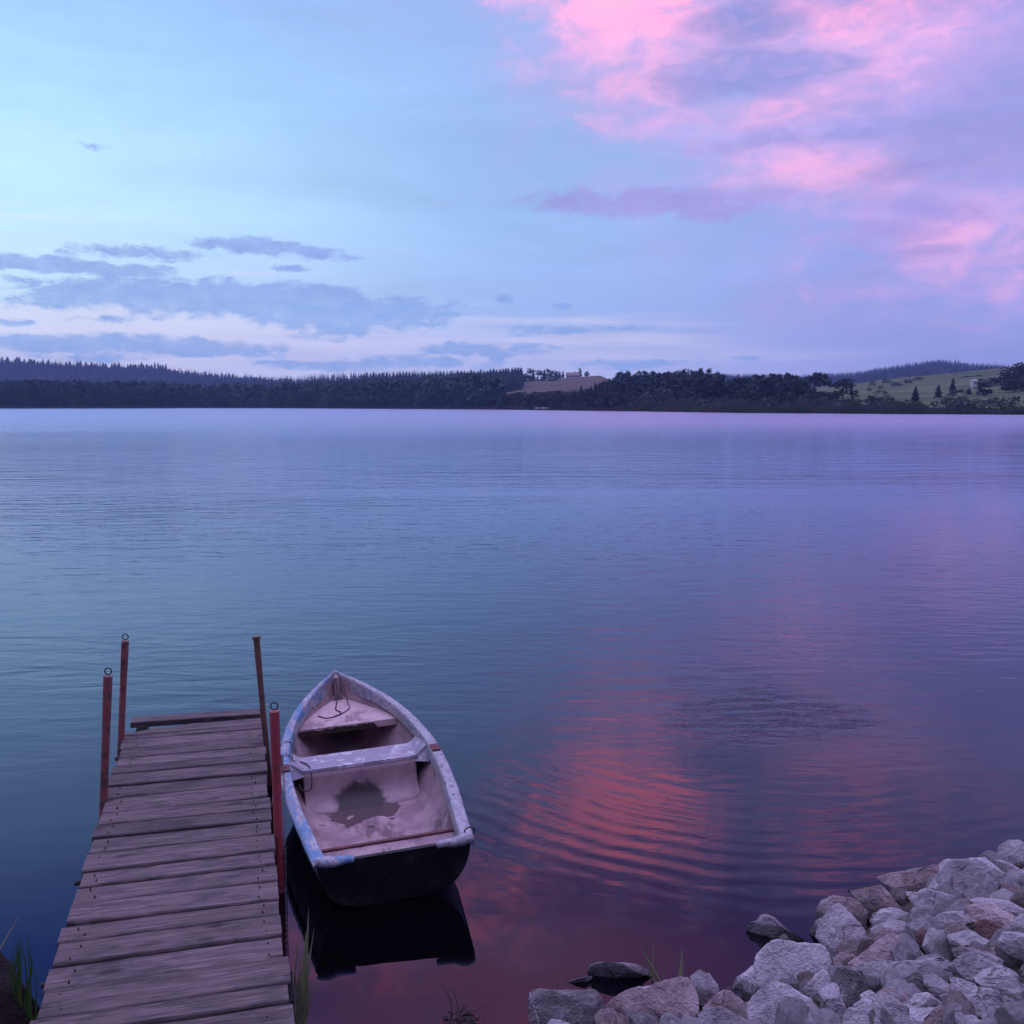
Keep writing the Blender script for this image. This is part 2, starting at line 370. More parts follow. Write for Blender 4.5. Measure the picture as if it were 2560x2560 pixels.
ov = t.new('ShaderNodeTexCoord').outputs['Object']
n1 = t.noise(ov, .03, 5, .6); n2 = t.noise(t.mapping(ov, scale=(.02, .25, .2)), 1., 4, .6)
wood = t.ramp(n1, [(.35, (.018, .024, .016, 1)), (.65, (.03, .036, .022, 1))])
mead = t.ramp(t.math('ADD', t.math('MULTIPLY', n1, .6), t.math('MULTIPLY', n2, .4)), [(.38, (.044, .068, .026, 1)), (.52, (.088, .112, .044, 1)), (.62, (.13, .145, .070, 1))])
fld = t.ramp(n2, [(.4, (.080, .066, .046, 1)), (.62, (.118, .098, .068, 1))])
c = t.mix(sr.outputs[0], wood, mead); c = t.mix(sr.outputs[1], c, fld)
t.put(t.b.inputs['Base Color'], c); t.b.inputs['Roughness'].default_value = .95; t.b.inputs['Specular IOR Level'].default_value = .1
hills = mesh_obj('hills', V, FA, mh, smooth=True)
ca = hills.data.color_attributes.new('cover', 'FLOAT_COLOR', 'POINT')
ca.data.foreach_set('color', np.array(cov, np.float32).ravel())
tag(hills, kind='structure')

# ------------------------------------------------------------------ trees
def mat_leaf(name, c1, c2):
    m, t = material(name)
    g = t.new('ShaderNodeNewGeometry').outputs['Random Per Island']
    oi = t.new('ShaderNodeObjectInfo').outputs['Random']
    f_ = t.math('ADD', t.math('MULTIPLY', g, .5), t.math('MULTIPLY', oi, .5))
    t.put(t.b.inputs['Base Color'], t.ramp(f_, [(.1, c1), (.9, c2)]))
    t.b.inputs['Roughness'].default_value = .8; t.b.inputs['Specular IOR Level'].default_value = .15
    return m
M_DEC = mat_leaf('broadleaf_foliage', (.009, .019, .015, 1), (.050, .076, .048, 1))
M_CON = mat_leaf('needle_foliage', (.007, .016, .017, 1), (.018, .033, .031, 1))
M_WIL = mat_leaf('willow_foliage', (.040, .060, .046, 1), (.105, .130, .098, 1))
M_REED = mat_leaf('reed_leaves', (.034, .052, .032, 1), (.078, .100, .062, 1))
M_BARK = mat_simple('bark', (.025, .02, .016, 1), (.06, .05, .04, 1), 3, .9)

def crown_dec(seed, nclump=22, nleaf=26, lo=.22, size=.085, wide=.42):
    """unit tree (height 1): leaf quads in clumps through the crown"""
    r = np.random.default_rng(seed); V = []; 
    cs = []
    for i in range(nclump):
        a = r.uniform(0, 2 * math.pi); z = lo + .06 + (.86 - lo) * r.uniform() ** 1.15
        prof_ = math.sin(math.pi * min(1, max(.02, (z - lo + .10) / (1.12 - lo))) ** .62) ** .5
        q = math.sqrt(r.uniform(.1, 1)) * wide * prof_ * .8
        cs.append((math.cos(a) * q, math.sin(a) * q, z, r.uniform(.08, .15)))
    out = []
    for cx, cy, cz, cr in cs:
        for k in range(nleaf):
            d = r.normal(size=3); d /= np.linalg.norm(d); p = np.array([cx, cy, cz]) + d * cr * r.uniform(.55, 1.05) * np.array([1.15, 1.15, .85])
            n_ = d + r.normal(size=3) * .6; n_ /= np.linalg.norm(n_)
            a = np.cross(n_, [0.3, .2, 1]); a /= np.linalg.norm(a); b = np.cross(n_, a)
            s = size * r.uniform(.5, 1.)
            out += [p - a * s * .5 - b * s * .3, p + a * s * .2 - b * s * .5, p + a * s * .5 + b * s * .3, p - a * s * .2 + b * s * .5]
    V = np.array(out); return V, np.arange(len(V)).reshape(-1, 4)
def crown_con(seed, levels=15, per=9, lo=.10, wide=.17):
    r = np.random.default_rng(seed); out = []
    for i in range(levels):
        f_ = i / (levels - 1); z = lo + (1 - lo) * (f_ ** .92) * .97
        R = wide * (1 - f_) ** .66 * r.uniform(.78, 1.12) + .018
        for k in range(per):
            a = 2 * math.pi * (k + r.uniform(-.35, .35)) / per + i; l = R * r.uniform(.65, 1.15)
            w = .5 * R * r.uniform(.6, 1.1) + .008
            dv = np.array([math.cos(a), math.sin(a), 0]); sv = np.array([-math.sin(a), math.cos(a), 0])
            top = np.array([0, 0, z + .045]); tip = dv * l + np.array([0, 0, z - .35 * l - .01])
            mid_ = dv * l * .55 + np.array([0, 0, z - .05 * l])
            out += [top, mid_ + sv * w, tip, mid_ - sv * w]
    out += [np.array([-.008, 0, .93]), np.array([.008, 0, .93]), np.array([.003, 0, 1.0]), np.array([-.003, 0, 1.0])]
    V = np.array(out); return V, np.arange(len(V)).reshape(-1, 4)
def trunk_geo(h, r0, seed, limbs=0):
    m = MB(); r = random.Random(seed)
    m.tube([(0, 0, -.04), (r.uniform(-.01, .01), r.uniform(-.01, .01), h * .5), (0, 0, h)], [r0, r0 * .7, r0 * .25], 6)
    for i in range(limbs):
        a = r.uniform(0, 6.28); z = h * r.uniform(.4, .8); l = r.uniform(.14, .26)
        m.tube([(0, 0, z), (math.cos(a) * l * .6, math.sin(a) * l * .6, z + l * .5), (math.cos(a) * l, math.sin(a) * l, z + l * .9)], [r0 * .45, r0 * .3, r0 * .12], 5)
    return m
def scaled(V, s, wz): return V * np.array([s * wz, s * wz, s])
KIT = {}
def kit(kind):
    if kind in KIT: return KIT[kind]
    L = []
    for s in range(5):
        if kind == 'dec': V, Q = crown_dec(100 + s, 36, 26, lo=.08); tm = trunk_geo(.75, .022, s, 5); mat = M_DEC
        elif kind == 'wil': V, Q = crown_dec(200 + s, 40, 30, lo=.0, size=.06, wide=.5); tm = trunk_geo(.55, .02, s, 5); mat = M_WIL
        elif kind == 'bush': V, Q = crown_dec(300 + s, 32, 24, lo=.0, size=.085, wide=.62); tm = trunk_geo(.5, .018, s, 5); mat = M_WIL
        elif kind == 'dbush': V, Q = crown_dec(350 + s, 32, 24, lo=.0, size=.085, wide=.60); tm = trunk_geo(.5, .018, s, 5); mat = M_DEC
        elif kind == 'con': V, Q = crown_con(400 + s); tm = trunk_geo(.9, .016, s); mat = M_CON
        elif kind == 'pine': V, Q = crown_dec(500 + s, 12, 24, lo=.42, size=.07, wide=.2); tm = trunk_geo(.85, .016, s, 4); mat = M_CON
        cm = np_mesh(kind + '_crown', V, Q, mat)
        tb = bpy.data.meshes.new(kind + '_trunk'); tb.from_pydata(tm.v, [], tm.f); tb.materials.append(M_BARK); tb.update()
        L.append((cm, tb))
    KIT[kind] = L; return L
NAMES = {'dec': 'broadleaf_tree', 'wil': 'willow_tree', 'bush': 'bush', 'dbush': 'bush', 'con': 'spruce_tree', 'pine': 'pine_tree'}
CATS = {'dec': 'tree', 'wil': 'tree', 'bush': 'bush', 'dbush': 'bush', 'con': 'tree', 'pine': 'tree'}
def plant_tree(kind, x, Y, top_py=None, h=None, wpx=None, label='', group=None, parts=True, base=None):
    p = gpt(x, Y) if base is None else np.array(base)
    if top_py is not None: h = (H + Y * (1010 - top_py) / F) - p[2]
    h = max(h, 1.2)
    cm, tb = RNG.choice(kit(kind))
    o = empty(NAMES[kind], (p[0], p[1], p[2] - .1), RNG.uniform(0, 6.28))
    nat = {'dec': .72, 'wil': .82, 'bush': 1.1, 'dbush': 1.05, 'con': .36, 'pine': .36}[kind]
    wz = 1.0
    if wpx: wz = (wpx / F * Y) / (h * nat)
    o.scale = (h * wz, h * wz, h)
    c_ = link('crown', cm, o); tr = link('trunk', tb, o)
    tag(o, label, CATS[kind], group)
    return o
# --- far masses of wood, one object each
def wood_mass(name, pts, kinds, label):
    VV = []; QQ = []; off = 0
    protos = {'c': [crown_con(700 + s, 6, 6, .05, .19) for s in range(4)], 'd': [crown_dec(800 + s, 9, 9, lo=.05, size=.2, wide=.42) for s in range(4)]}
    for (x, Y, h, k, wz) in pts:
        V, Q = protos[k][int(NR.integers(4))]; a = NR.uniform(0, 6.28)
        R = np.array([[math.cos(a), -math.sin(a), 0], [math.sin(a), math.cos(a), 0], [0, 0, 1]])
        g = gpt(x, Y)
        VV.append(scaled(V, h, wz) @ R.T + g - [0, 0, .3]); QQ.append(Q + off); off += len(V)
    me = np_mesh(name, np.concatenate(VV), np.concatenate(QQ), M_CON if kinds == 'c' else M_DEC)
    o = link(name, me); tag(o, label, 'forest', kind='stuff'); return o
def scatter(n, x0, x1, Yf0, Yf1, hl, hh, k, keep=None, wz=(.9, 1.3)):
    L = []
    for i in range(n):
        x = NR.uniform(x0, x1); a, b = Yf0(x) if callable(Yf0) else Yf0, Yf1(x) if callable(Yf1) else Yf1
        Y = math.sqrt(NR.uniform(a * a, b * b))
        if keep and not keep(x, Y): continue
        L.append((x, Y, NR.uniform(hl, hh), k, NR.uniform(*wz)))
    return L
Rd = lambda k: (lambda x: float(np.interp(x, CA[:, 0], CA[:, k])))
wood_mass('spruce_forest', scatter(2600, -60, 730, 1000, 1895, 13, 19, 'c'), 'c', 'dense dark spruce wood covering the hill behind the low shore wood')
wood_mass('spruce_forest', scatter(2300, 690, 1305, lambda x: 720, lambda x: Rd(3)(x) + 2, 9.5, 14, 'c', keep=lambda x, Y: not (x > 1215 and 900 < Y < 930)) , 'c', 'dark spruce forest on the slope beside the brown field')
wood_mass('spruce_forest', scatter(1500, 700, 1330, 1400, 1895, 12, 17, 'c'), 'c', 'blue hazy forest on the ridge behind the spruce slope')
wood_mass('spruce_forest', scatter(2600, 1560, 2700, 1300, lambda x: Rd(5)(x), 9, 13, 'c'), 'c', 'blue wooded hill rising behind the grassy meadow')
wood_mass('spruce_forest', scatter(1500, -60, 730, 1800, 1897, 7, 11.5, 'c', wz=(1.2, 1.8)) + scatter(900, 690, 1305, lambda x: Rd(3)(x) - 60, lambda x: Rd(3)(x) + 2, 9, 12.5, 'c', wz=(1.2, 1.8)) + scatter(1300, 1700, 2700, lambda x: Rd(5)(x) - 130, lambda x: Rd(5)(x), 7, 11, 'c', wz=(1.3, 2.0)), 'c', 'thick spruce fringe closing the far ridge lines')
wood_mass('mixed_wood', scatter(420, -60, 425, lambda x: shoreY(x) + 25, 880, 15, 19, 'd'), 'd', 'dark low wood standing on the flat point of the lake shore')
wood_mass('mixed_wood', scatter(700, 425, 1240, lambda x: shoreY(x) + 18, lambda x: shoreY(x) + 130, 12, 17, 'd'), 'd', 'rounded broadleaf wood behind the middle of the far shore')
wood_mass('mixed_wood', scatter(420, 1240, 1560, lambda x: shoreY(x) + 10, lambda x: shoreY(x) + 45, 5, 7, 'd'), 'd', 'mixed wood below the brown field along the shore')
wood_mass('mixed_wood', scatter(420, 1530, 2050, lambda x: shoreY(x) + 45, lambda x: Rd(3)(x) + 5, 7, 11, 'd', keep=lambda x, Y: Y < 640 and not (x > 1790 and Y > 470)), 'd', 'dark rounded wood on the low hill right of the field')

# --- skyline spruces, one by one (photograph columns)
def sky_y(x): return float(np.interp(x, [0, 60, 130, 170, 260, 270, 300, 420, 428, 520, 600, 660, 700, 780, 800, 890, 900, 960, 1100, 1200, 1290, 1303],
                                      [894, 896, 901, 906, 905, 910, 909, 910, 926, 931, 938, 944, 951, 947, 940, 938, 931, 931, 930, 926, 921, 922]))
x = 4.
while x < 425:
    Y = 1880 + RNG.uniform(-15, 12)
    plant_tree('con', x, Y, top_py=sky_y(x) + RNG.choice([-3, 0, 1, 3, 7, 9]) + RNG.uniform(-2, 2), wpx=RNG.uniform(13, 22), label='tall dark spruce in the skyline row on the far hill at the lake\'s left end', group='spruces along the far hilltop', parts=False)
    x += RNG.uniform(4.5, 8.5) if not 125 < x < 190 else RNG.uniform(7, 13)
while x < 700:
    Y = 1875 + RNG.uniform(-15, 12)
    plant_tree('con', x, Y, top_py=sky_y(x) + RNG.uniform(-3, 4), wpx=RNG.uniform(13, 20), label='small dark spruce on the descending skyline of the far hill', group='spruces on the descending hilltop', parts=False)
    x += RNG.uniform(6, 11)
x = 905.
while x < 1304:
    Y = Rd(3)(x) - RNG.uniform(0, 12)
    plant_tree('con', x, Y, top_py=sky_y(x) + RNG.uniform(-3, 5), wpx=RNG.uniform(16, 24), label='dark spruce on the crest of the slope that ends at the brown field', group='spruces on the forest crest', parts=False)
    x += RNG.uniform(6, 10)
# --- row of trees and house on the crest above the brown field
for x, ty, k, w in [(1316, 934, 'dec', 13), (1326, 921, 'pine', 12), (1333, 925, 'con', 9), (1345, 924, 'pine', 11), (1352, 926, 'pine', 9), (1361, 924, 'con', 12), (1371, 923, 'dec', 13), (1381, 926, 'pine', 11),
                    (1390, 929, 'dec', 12), (1399, 928, 'con', 9), (1407, 927, 'con', 8)]:
    plant_tree(k, x, Rd(3)(x) - 4, top_py=ty, wpx=w * 1.5, label='tree in the short row on the field crest before the farmhouse', group='row of trees on the field crest')
for x, ty, k, w, lb in [(1437, 927, 'con', 7, 'thin spruce just behind the farmhouse roof'), (1449, 922, 'dec', 12, 'tall leafy tree at the gable end of the farmhouse'), (1466, 928, 'dec', 14, 'lone round tree on the crest beyond the farmhouse gable')]:
    plant_tree(k, x, Rd(3)(x) - (0 if x != 1437 else -8), top_py=ty, wpx=w, label=lb)
for i in range(9):
    x = 1280 + i * 14 + RNG.uniform(-4, 4)
    plant_tree('dbush', x, Rd(3)(x) - 22 - RNG.uniform(0, 25), h=RNG.uniform(3, 5.5), wpx=30, label='low dark bush in the hedge across the brown field', group='hedge bushes on the brown field')
# --- broadleaf shore front : peninsula, middle, right of the middle
x = -5.
while x < 425:
    plant_tree('dec', x, shoreY(x) + RNG.uniform(8, 22), top_py=962 + RNG.uniform(-12, 8) + max(0, x - 250) * .10, wpx=RNG.uniform(24, 36), label='dark broadleaf tree in the front row of the flat wooded point', group='front trees of the wooded point', parts=False)
    x += RNG.uniform(11, 17)
x = 440.
while x < 1235:
    big = RNG.random() < .65
    plant_tree('dec' if RNG.random() < .85 else 'wil', x, shoreY(x) + RNG.uniform(6, 20), top_py=(978 if big else 996) + RNG.uniform(-8, 7), wpx=RNG.uniform(22, 34), label='rounded broadleaf tree lining the middle of the far shore', group='trees lining the middle shore', parts=False)
    x += RNG.uniform(9, 15)
x = 1238.
while x < 1560:
    k = 'con' if 1430 < x < 1560 and RNG.random() < .5 else ('wil' if RNG.random() < .25 else 'dec')
    ty = {'con': 974, 'dec': 986, 'wil': 996}[k] - max(0, x - 1400) * .17 + RNG.uniform(-9, 8)
    plant_tree(k, x, shoreY(x) + RNG.uniform(6, 26), top_py=ty, wpx=RNG.uniform(18, 25) if k == 'con' else RNG.uniform(24, 36), label='tree of the mixed shore wood beneath the brown field', group='shore trees beneath the field')
    x += RNG.uniform(8, 13)
for x, ty, w in [(1552, 930, 30), (1568, 928, 30), (1590, 934, 26), (1612, 931, 24), (1630, 928, 20), (1650, 933, 28), (1672, 929, 26), (1692, 925, 26), (1712, 922, 28), (1732, 924, 30), (1752, 922, 28), (1774, 923, 30), (1792, 930, 22), (1575, 945, 34), (1640, 950, 34), (1700, 946, 36)]:
    plant_tree('dec', x, (640 if ty < 940 else 560) - RNG.uniform(0, 15), top_py=ty, wpx=w, label='round headed tree on the low hill right of the field', group='round trees on the low hill')
for x, ty, w in [(1478, 966, 18), (1490, 958, 18), (1500, 962, 20), (1511, 950, 18), (1522, 954, 20), (1530, 944, 18), (1540, 946, 18), (1548, 940, 18), (1557, 950, 18), (1566, 950, 16), (1600, 958, 13), (1625, 952, 13), (1735, 925, 12), (1720, 921, 10)]:
    plant_tree('con', x, 600 if ty < 940 else 520, top_py=ty, wpx=w, label='pointed spruce among the round trees of the low hill', group='spruces on the low hill')
for x, ty, w, k, dY in [(1580, 975, 50, 'dec', 40), (1620, 985, 60, 'wil', 30), (1660, 968, 62, 'wil', 45), (1690, 962, 60, 'dec', 55), (1735, 970, 55, 'dec', 45), (1770, 958, 60, 'dec', 60), (1815, 955, 60, 'dec', 60), (1850, 945, 46, 'dec', 70), (1862, 958, 60, 'dec', 50),
                        (1900, 950, 60, 'dec', 70), (1930, 958, 60, 'dec', 55), (1965, 955, 58, 'dec', 60), (2000, 962, 56, 'dec', 55), (2035, 972, 52, 'dec', 45), (1880, 975, 60, 'dec', 35), (1950, 978, 60, 'dec', 35)]:
    plant_tree(k, x, shoreY(x) + dY, top_py=ty, wpx=w, label='big dark tree in the wood that ends at the meadow', group='big trees of the wood by the meadow')
# --- the right shore : trees one can name
for x, ty, w in [(1470, 972, 34), (1495, 968, 34), (1505, 953, 28), (1516, 956, 34), (1524, 945, 28), (1536, 950, 34), (1552, 944, 32)]:
    plant_tree('dec', x, 520 - (x - 1470) * .4, top_py=ty, wpx=w, label='round tree where the low hill wood tapers down to the field', group='round trees tapering to the field')
for k, x, ty, w, dY, lb in [
        ('dec', 2106, 948, 76, 50, 'largest round tree, standing alone where the meadow begins'),
        ('dec', 2066, 980, 46, 38, 'lower round tree leaning on the largest lone tree'),
        ('wil', 2203, 974, 58, 32, 'round pale bush tree alone on the meadow edge'),
        ('con', 2288, 965, 36, 35, 'broad spruce standing alone at the foot of the meadow'),
        ('con', 2345, 961, 28, 110, 'small dark spruce on the meadow beside the willow'),
        ('con', 2380, 945, 28, 120, 'tall slim spruce on the meadow near the white tower'),
        ('con', 2421, 970, 22, 120, 'dark spruce in front of the white tower'),
        ('dec', 2459, 956, 44, 110, 'dark bushy tree just right of the white tower'),
        ('wil', 2392, 972, 74, 30, 'wide silvery willow on the shore below the white tower'),
        ('dec', 2412, 943, 26, 330, 'small round tree up the meadow behind the white tower'),
        ('dec', 2440, 944, 30, 330, 'flat topped tree up the meadow behind the white tower'),
        ('dec', 2520, 918, 70, 190, 'big dark tree at the picture\'s edge beside the meadow'),
        ('dec', 2556, 908, 80, 170, 'tallest dark tree at the right hand edge of the shore'),
        ('dec', 2585, 925, 90, 140, 'dark tree crown cut off by the right hand edge'),
        ('dec', 2535, 950, 66, 130, 'lower dark tree beneath the tallest edge tree')]:
    plant_tree(k, x, shoreY(x) + dY, top_py=ty, wpx=w, label=lb)
for i, (x, Y, h_, w) in enumerate([(2180, 600, 3.2, 22), (2215, 640, 3, 26), (2240, 560, 2.6, 34), (2268, 600, 2.6, 30), (2172, 520, 1.8, 14), (2200, 540, 2.2, 16), (2290, 640, 2.5, 34)]):
    plant_tree('dbush', x, Y, h=h_, wpx=w, label='small dark shrub dotted on the upper meadow', group='shrubs on the upper meadow')
for x in range(2452, 2560, 12):
    plant_tree('dbush', x + RNG.uniform(-4, 4), 480 + RNG.uniform(-20, 20), h=RNG.uniform(3, 5), wpx=32, label='dark shrub of the hedge running below the edge trees', group='hedge below the edge trees')
x = 1590.
while x < 2600:
    if not (2262 + 38 < x < 2330):
        k = 'bush' if RNG.random() < .75 else 'dbush'
        plant_tree(k, x, shoreY(x) + RNG.uniform(9, 22), h=RNG.uniform(3.0, 5.0) * shoreY(x) / 330, wpx=RNG.uniform(36, 62), label='rounded grey green bush behind the reeds of the near far shore', group='bushes behind the shore reeds')
    x += RNG.uniform(17, 30)
for x in range(2140, 2500, 9):
    pass
for x in (2448, 2462, 2475, 2488, 2501, 2512):
    plant_tree('con', x, Rd(3)(x) + 12, top_py=917 + RNG.uniform(-3, 3), wpx=7, label='tiny spruce on the crest of the meadow', group='tiny spruces on the meadow crest', parts=False)
for x in (2384, 2391, 2398, 2404, 2412, 2420):
    plant_tree('con', x, 1880, top_py=900 + (x - 2384) * .38 + RNG.uniform(-2, 3), wpx=7, label='spruce on the falling shoulder of the blue hill', group='spruces on the blue hill', parts=False)
# reeds along the shore (uncountable)
def reeds(name, x0, x1, dY, n, h0, h1, label):
    out = []
    for i in range(n):
        x = NR.uniform(x0, x1); Y = shoreY(x) + NR.uniform(*dY); p = gpt(x, Y); p[2] = max(p[2], -.1)
        hh = NR.uniform(h0, h1) * (1 + .3 * math.sin(x * .045) + .2 * math.sin(x * .11)); a = NR.uniform(0, 3.14); w = NR.uniform(.10, .22); lean = NR.normal(size=2) * .25
        d_ = np.array([math.cos(a), math.sin(a), 0]) * w
        tip = p + np.array([lean[0], lean[1], hh])
        out += [p - d_, p + d_, tip + d_ * .3, tip - d_ * .3]
    V = np.array(out); o = link(name, np_mesh(name, V, np.arange(len(V)).reshape(-1, 4), M_REED)); tag(o, label, 'reeds', kind='stuff')
reeds('reed_bed', 1640, 2330, (-2, 8), 9000, 1.3, 2.4, 'long pale reed bed along the water below the bushes')
reeds('reed_bed', 2330, 2640, (-1, 9), 3500, .6, 1.2, 'low grassy shore edge below the willow')
reeds('reed_bed', -40, 430, (-3, 8), 3500, .7, 1.3, 'thin reed strip at the foot of the wooded point')
reeds('reed_bed', 430, 1640, (-1, 7), 5500, .8, 1.8, 'reeds and low scrub along the middle of the far shore')

# ------------------------------------------------------------------ far buildings
M_WHITE = mat_simple('white_render', (.58, .54, .50, 1), (.70, .66, .62, 1), 1.2, .85)
M_ROOF = mat_simple('clay_roof', (.20, .15, .14, 1), (.28, .22, .20, 1), 2., .85)
M_DARK = mat_simple('dark_opening', (.015, .015, .018, 1), (.03, .03, .035, 1), 2., .6)
def farmhouse():
    p = gpt(1432, 880); o = empty('farmhouse', (p[0], p[1], p[2] - .3), rad(-8))
    tag(o, 'pale farmhouse with a reddish pitched roof on the field crest', 'house')
    m = MB(); L_, D_, h_ = 5.6, 3.4, 2.3
    m.box((-L_, -D_, 0), (L_, D_, h_)); m.add([(-L_, -D_, h_), (-L_, D_, h_), (-L_, 0, h_ + 2.4), (L_, -D_, h_), (L_, D_, h_), (L_, 0, h_ + 2.4)], [(0, 2, 1), (3, 4, 5)])
    m.build('wall', M_WHITE, o)
    r = MB()
    for s in (-1, 1):
        r.add([(-L_ - .4, s * (D_ + .4), h_ - .2), (L_ + .4, s * (D_ + .4), h_ - .2), (L_ + .4, 0, h_ + 2.5), (-L_ - .4, 0, h_ + 2.5),
               (-L_ - .4, s * (D_ + .4), h_ - .02), (L_ + .4, s * (D_ + .4), h_ - .02), (L_ + .4, 0, h_ + 2.72), (-L_ - .4, 0, h_ + 2.72)],
              [(0, 1, 2, 3), (4, 7, 6, 5), (0, 4, 5, 1), (0, 3, 7, 4), (1, 5, 6, 2)])
    rf = r.build('roof', M_ROOF, o)
    ch = MB(); ch.box((2.2, -.25, h_ + 2.2), (2.7, .25, h_ + 2.95)); ch.build('chimney', M_WHITE, rf)
    for xx in (-4.2, -1.4, 1.4, 4.2):
        w = MB(); w.box((xx - .5, -D_ - .06, 1.0), (xx + .5, -D_ - .01, 2.0)); w.build('window', M_DARK, o)
farmhouse()
def tower():
    p = gpt(2433, 470); o = empty('substation_tower', (p[0], p[1], p[2] - .3), rad(2))
    top = H + 470 * (1010 - 951) / F - p[2]
    tag(o, 'narrow white transformer tower on the meadow among spruces', 'tower')
    m = MB(); m.box((-1.15, -1.15, 0), (1.15, 1.15, top)); m.box((-1.25, -1.25, 0), (1.25, 1.25, .6)); m.build('wall', M_WHITE, o)
    r = MB(); r.add([(-1.4, -1.4, top), (1.4, -1.4, top), (1.4, 1.4, top), (-1.4, 1.4, top), (-1.4, -1.4, top + .15), (1.4, -1.4, top + .15), (1.4, 1.4, top + .15), (-1.4, 1.4, top + .15), (0, 0, top + .6)],
                    [(0, 3, 2, 1), (0, 1, 5, 4), (1, 2, 6, 5), (2, 3, 7, 6), (3, 0, 4, 7), (4, 5, 8), (5, 6, 8), (6, 7, 8), (7, 4, 8)]); r.build('roof', M_WHITE, o)
    w = MB(); w.box((-.1, -1.2, top - 1.5), (.75, -1.152, top - .9)); w.build('opening', M_DARK, o)
tower()
def mast():
    p = gpt(2483, Rd(3)(2483) - 2); o = empty('mast', (p[0], p[1], p[2] - .2)); tag(o, 'thin pole mast standing on the meadow crest against the sky', 'mast')
    m = MB(); m.tube([(0, 0, 0), (0, 0, 5.4)], [.13, .09], 6); m.build('pole', M_BARK, o)
    m = MB(); m.box((-.6, -.06, 4.7), (.6, .06, 4.85)); m.build('crossarm', M_BARK, o)
mast()
for i, (x, l_, lb) in enumerate([(1346, 3.2, 'tiny white boat drawn up on the far shore, farther from the reeds'), (1357, 2.4, 'smaller white boat between its two neighbours on the far shore'), (1365, 3.4, 'tiny white boat on the far shore with its bow up')]):
    Y = shoreY(x) + 1.5; p = gpt(x, Y); o = empty('beached_boat', (p[0], p[1], .35), rad(70 if i != 1 else 20)); tag(o, lb, 'boat')
    m = MB(); n = 9; prev = None; vs = []
    for k in range(n):
        f_ = k / (n - 1); b = .55 * math.sin(math.pi * min(1, .25 + .75 * (1 - f_)) ) if f_ > .66 else .55 * (.8 + .2 * math.sin(f_ * 2.4))
        b = .02 + .53 * max(0., 1 - max(0, f_ - .45) ** 2 / .3025) ** .7 * (.85 + .15 * min(1, f_ * 3)); y = (f_ - .5) * l_; z1 = .75 + .35 * f_ ** 2
        vs += [(-b, y, z1), (-b * .8, y, .25), (0, y, .02 + .2 * max(0, f_ - .7)), (b * .8, y, .25), (b, y, z1), (b * .85, y, z1 - .02), (0, y, .3), (-b * .85, y, z1 - .02)]
    fs = [(k * 8 + a, k * 8 + (a + 1) % 8, (k + 1) * 8 + (a + 1) % 8, (k + 1) * 8 + a) for k in range(n - 1) for a in range(8)] + [tuple(range(8))[::-1]]
    m.add(vs, fs); m.build('hull', M_WHITE, o)
    th = MB(); th.box((-.48, -.15, .6), (.48, .15, .66)); th.build('seat', M_BARK, o)

# ------------------------------------------------------------------ near bank
wl = [(-9., 3.6), (-3., 3.55), (-1., 3.75), (0.0, 4.30), (.53, 4.53), (1.05, 4.70), (1.62, 5.22), (2.33, 5.90), (3.02, 6.15), (4.2, 6.5), (9., 7.2), (20, 7.6)]
def bank_z(x, y):
    d = float(np.interp(x, [a for a, _ in wl], [b for _, b in wl])) - y
    d *= .84
    return min(.42 * d, 1.25 + .02 * d) if d > 0 else max(.5 * d, -2.)
V = []; nx, ny = 120, 70
for j in range(ny):
    for i in range(nx):
        x = -9 + 22 * i / (nx - 1); y = -6 + 15 * j / (ny - 1)
        V.append((x, y, bank_z(x, y) - .06 + .04 * mnoise.noise((x * 2.2, y * 2.2, 0))))
FA = [(j * nx + i, j * nx + i + 1, (j + 1) * nx + i + 1, (j + 1) * nx + i) for j in range(ny - 1) for i in range(nx - 1)]
M_EARTH = mat_simple('dark_earth', (.035, .026, .022, 1), (.10, .075, .06, 1), 5, .95, bump=.02)
bank = mesh_obj('ground', V, FA, M_EARTH, smooth=True); tag(bank, kind='structure')

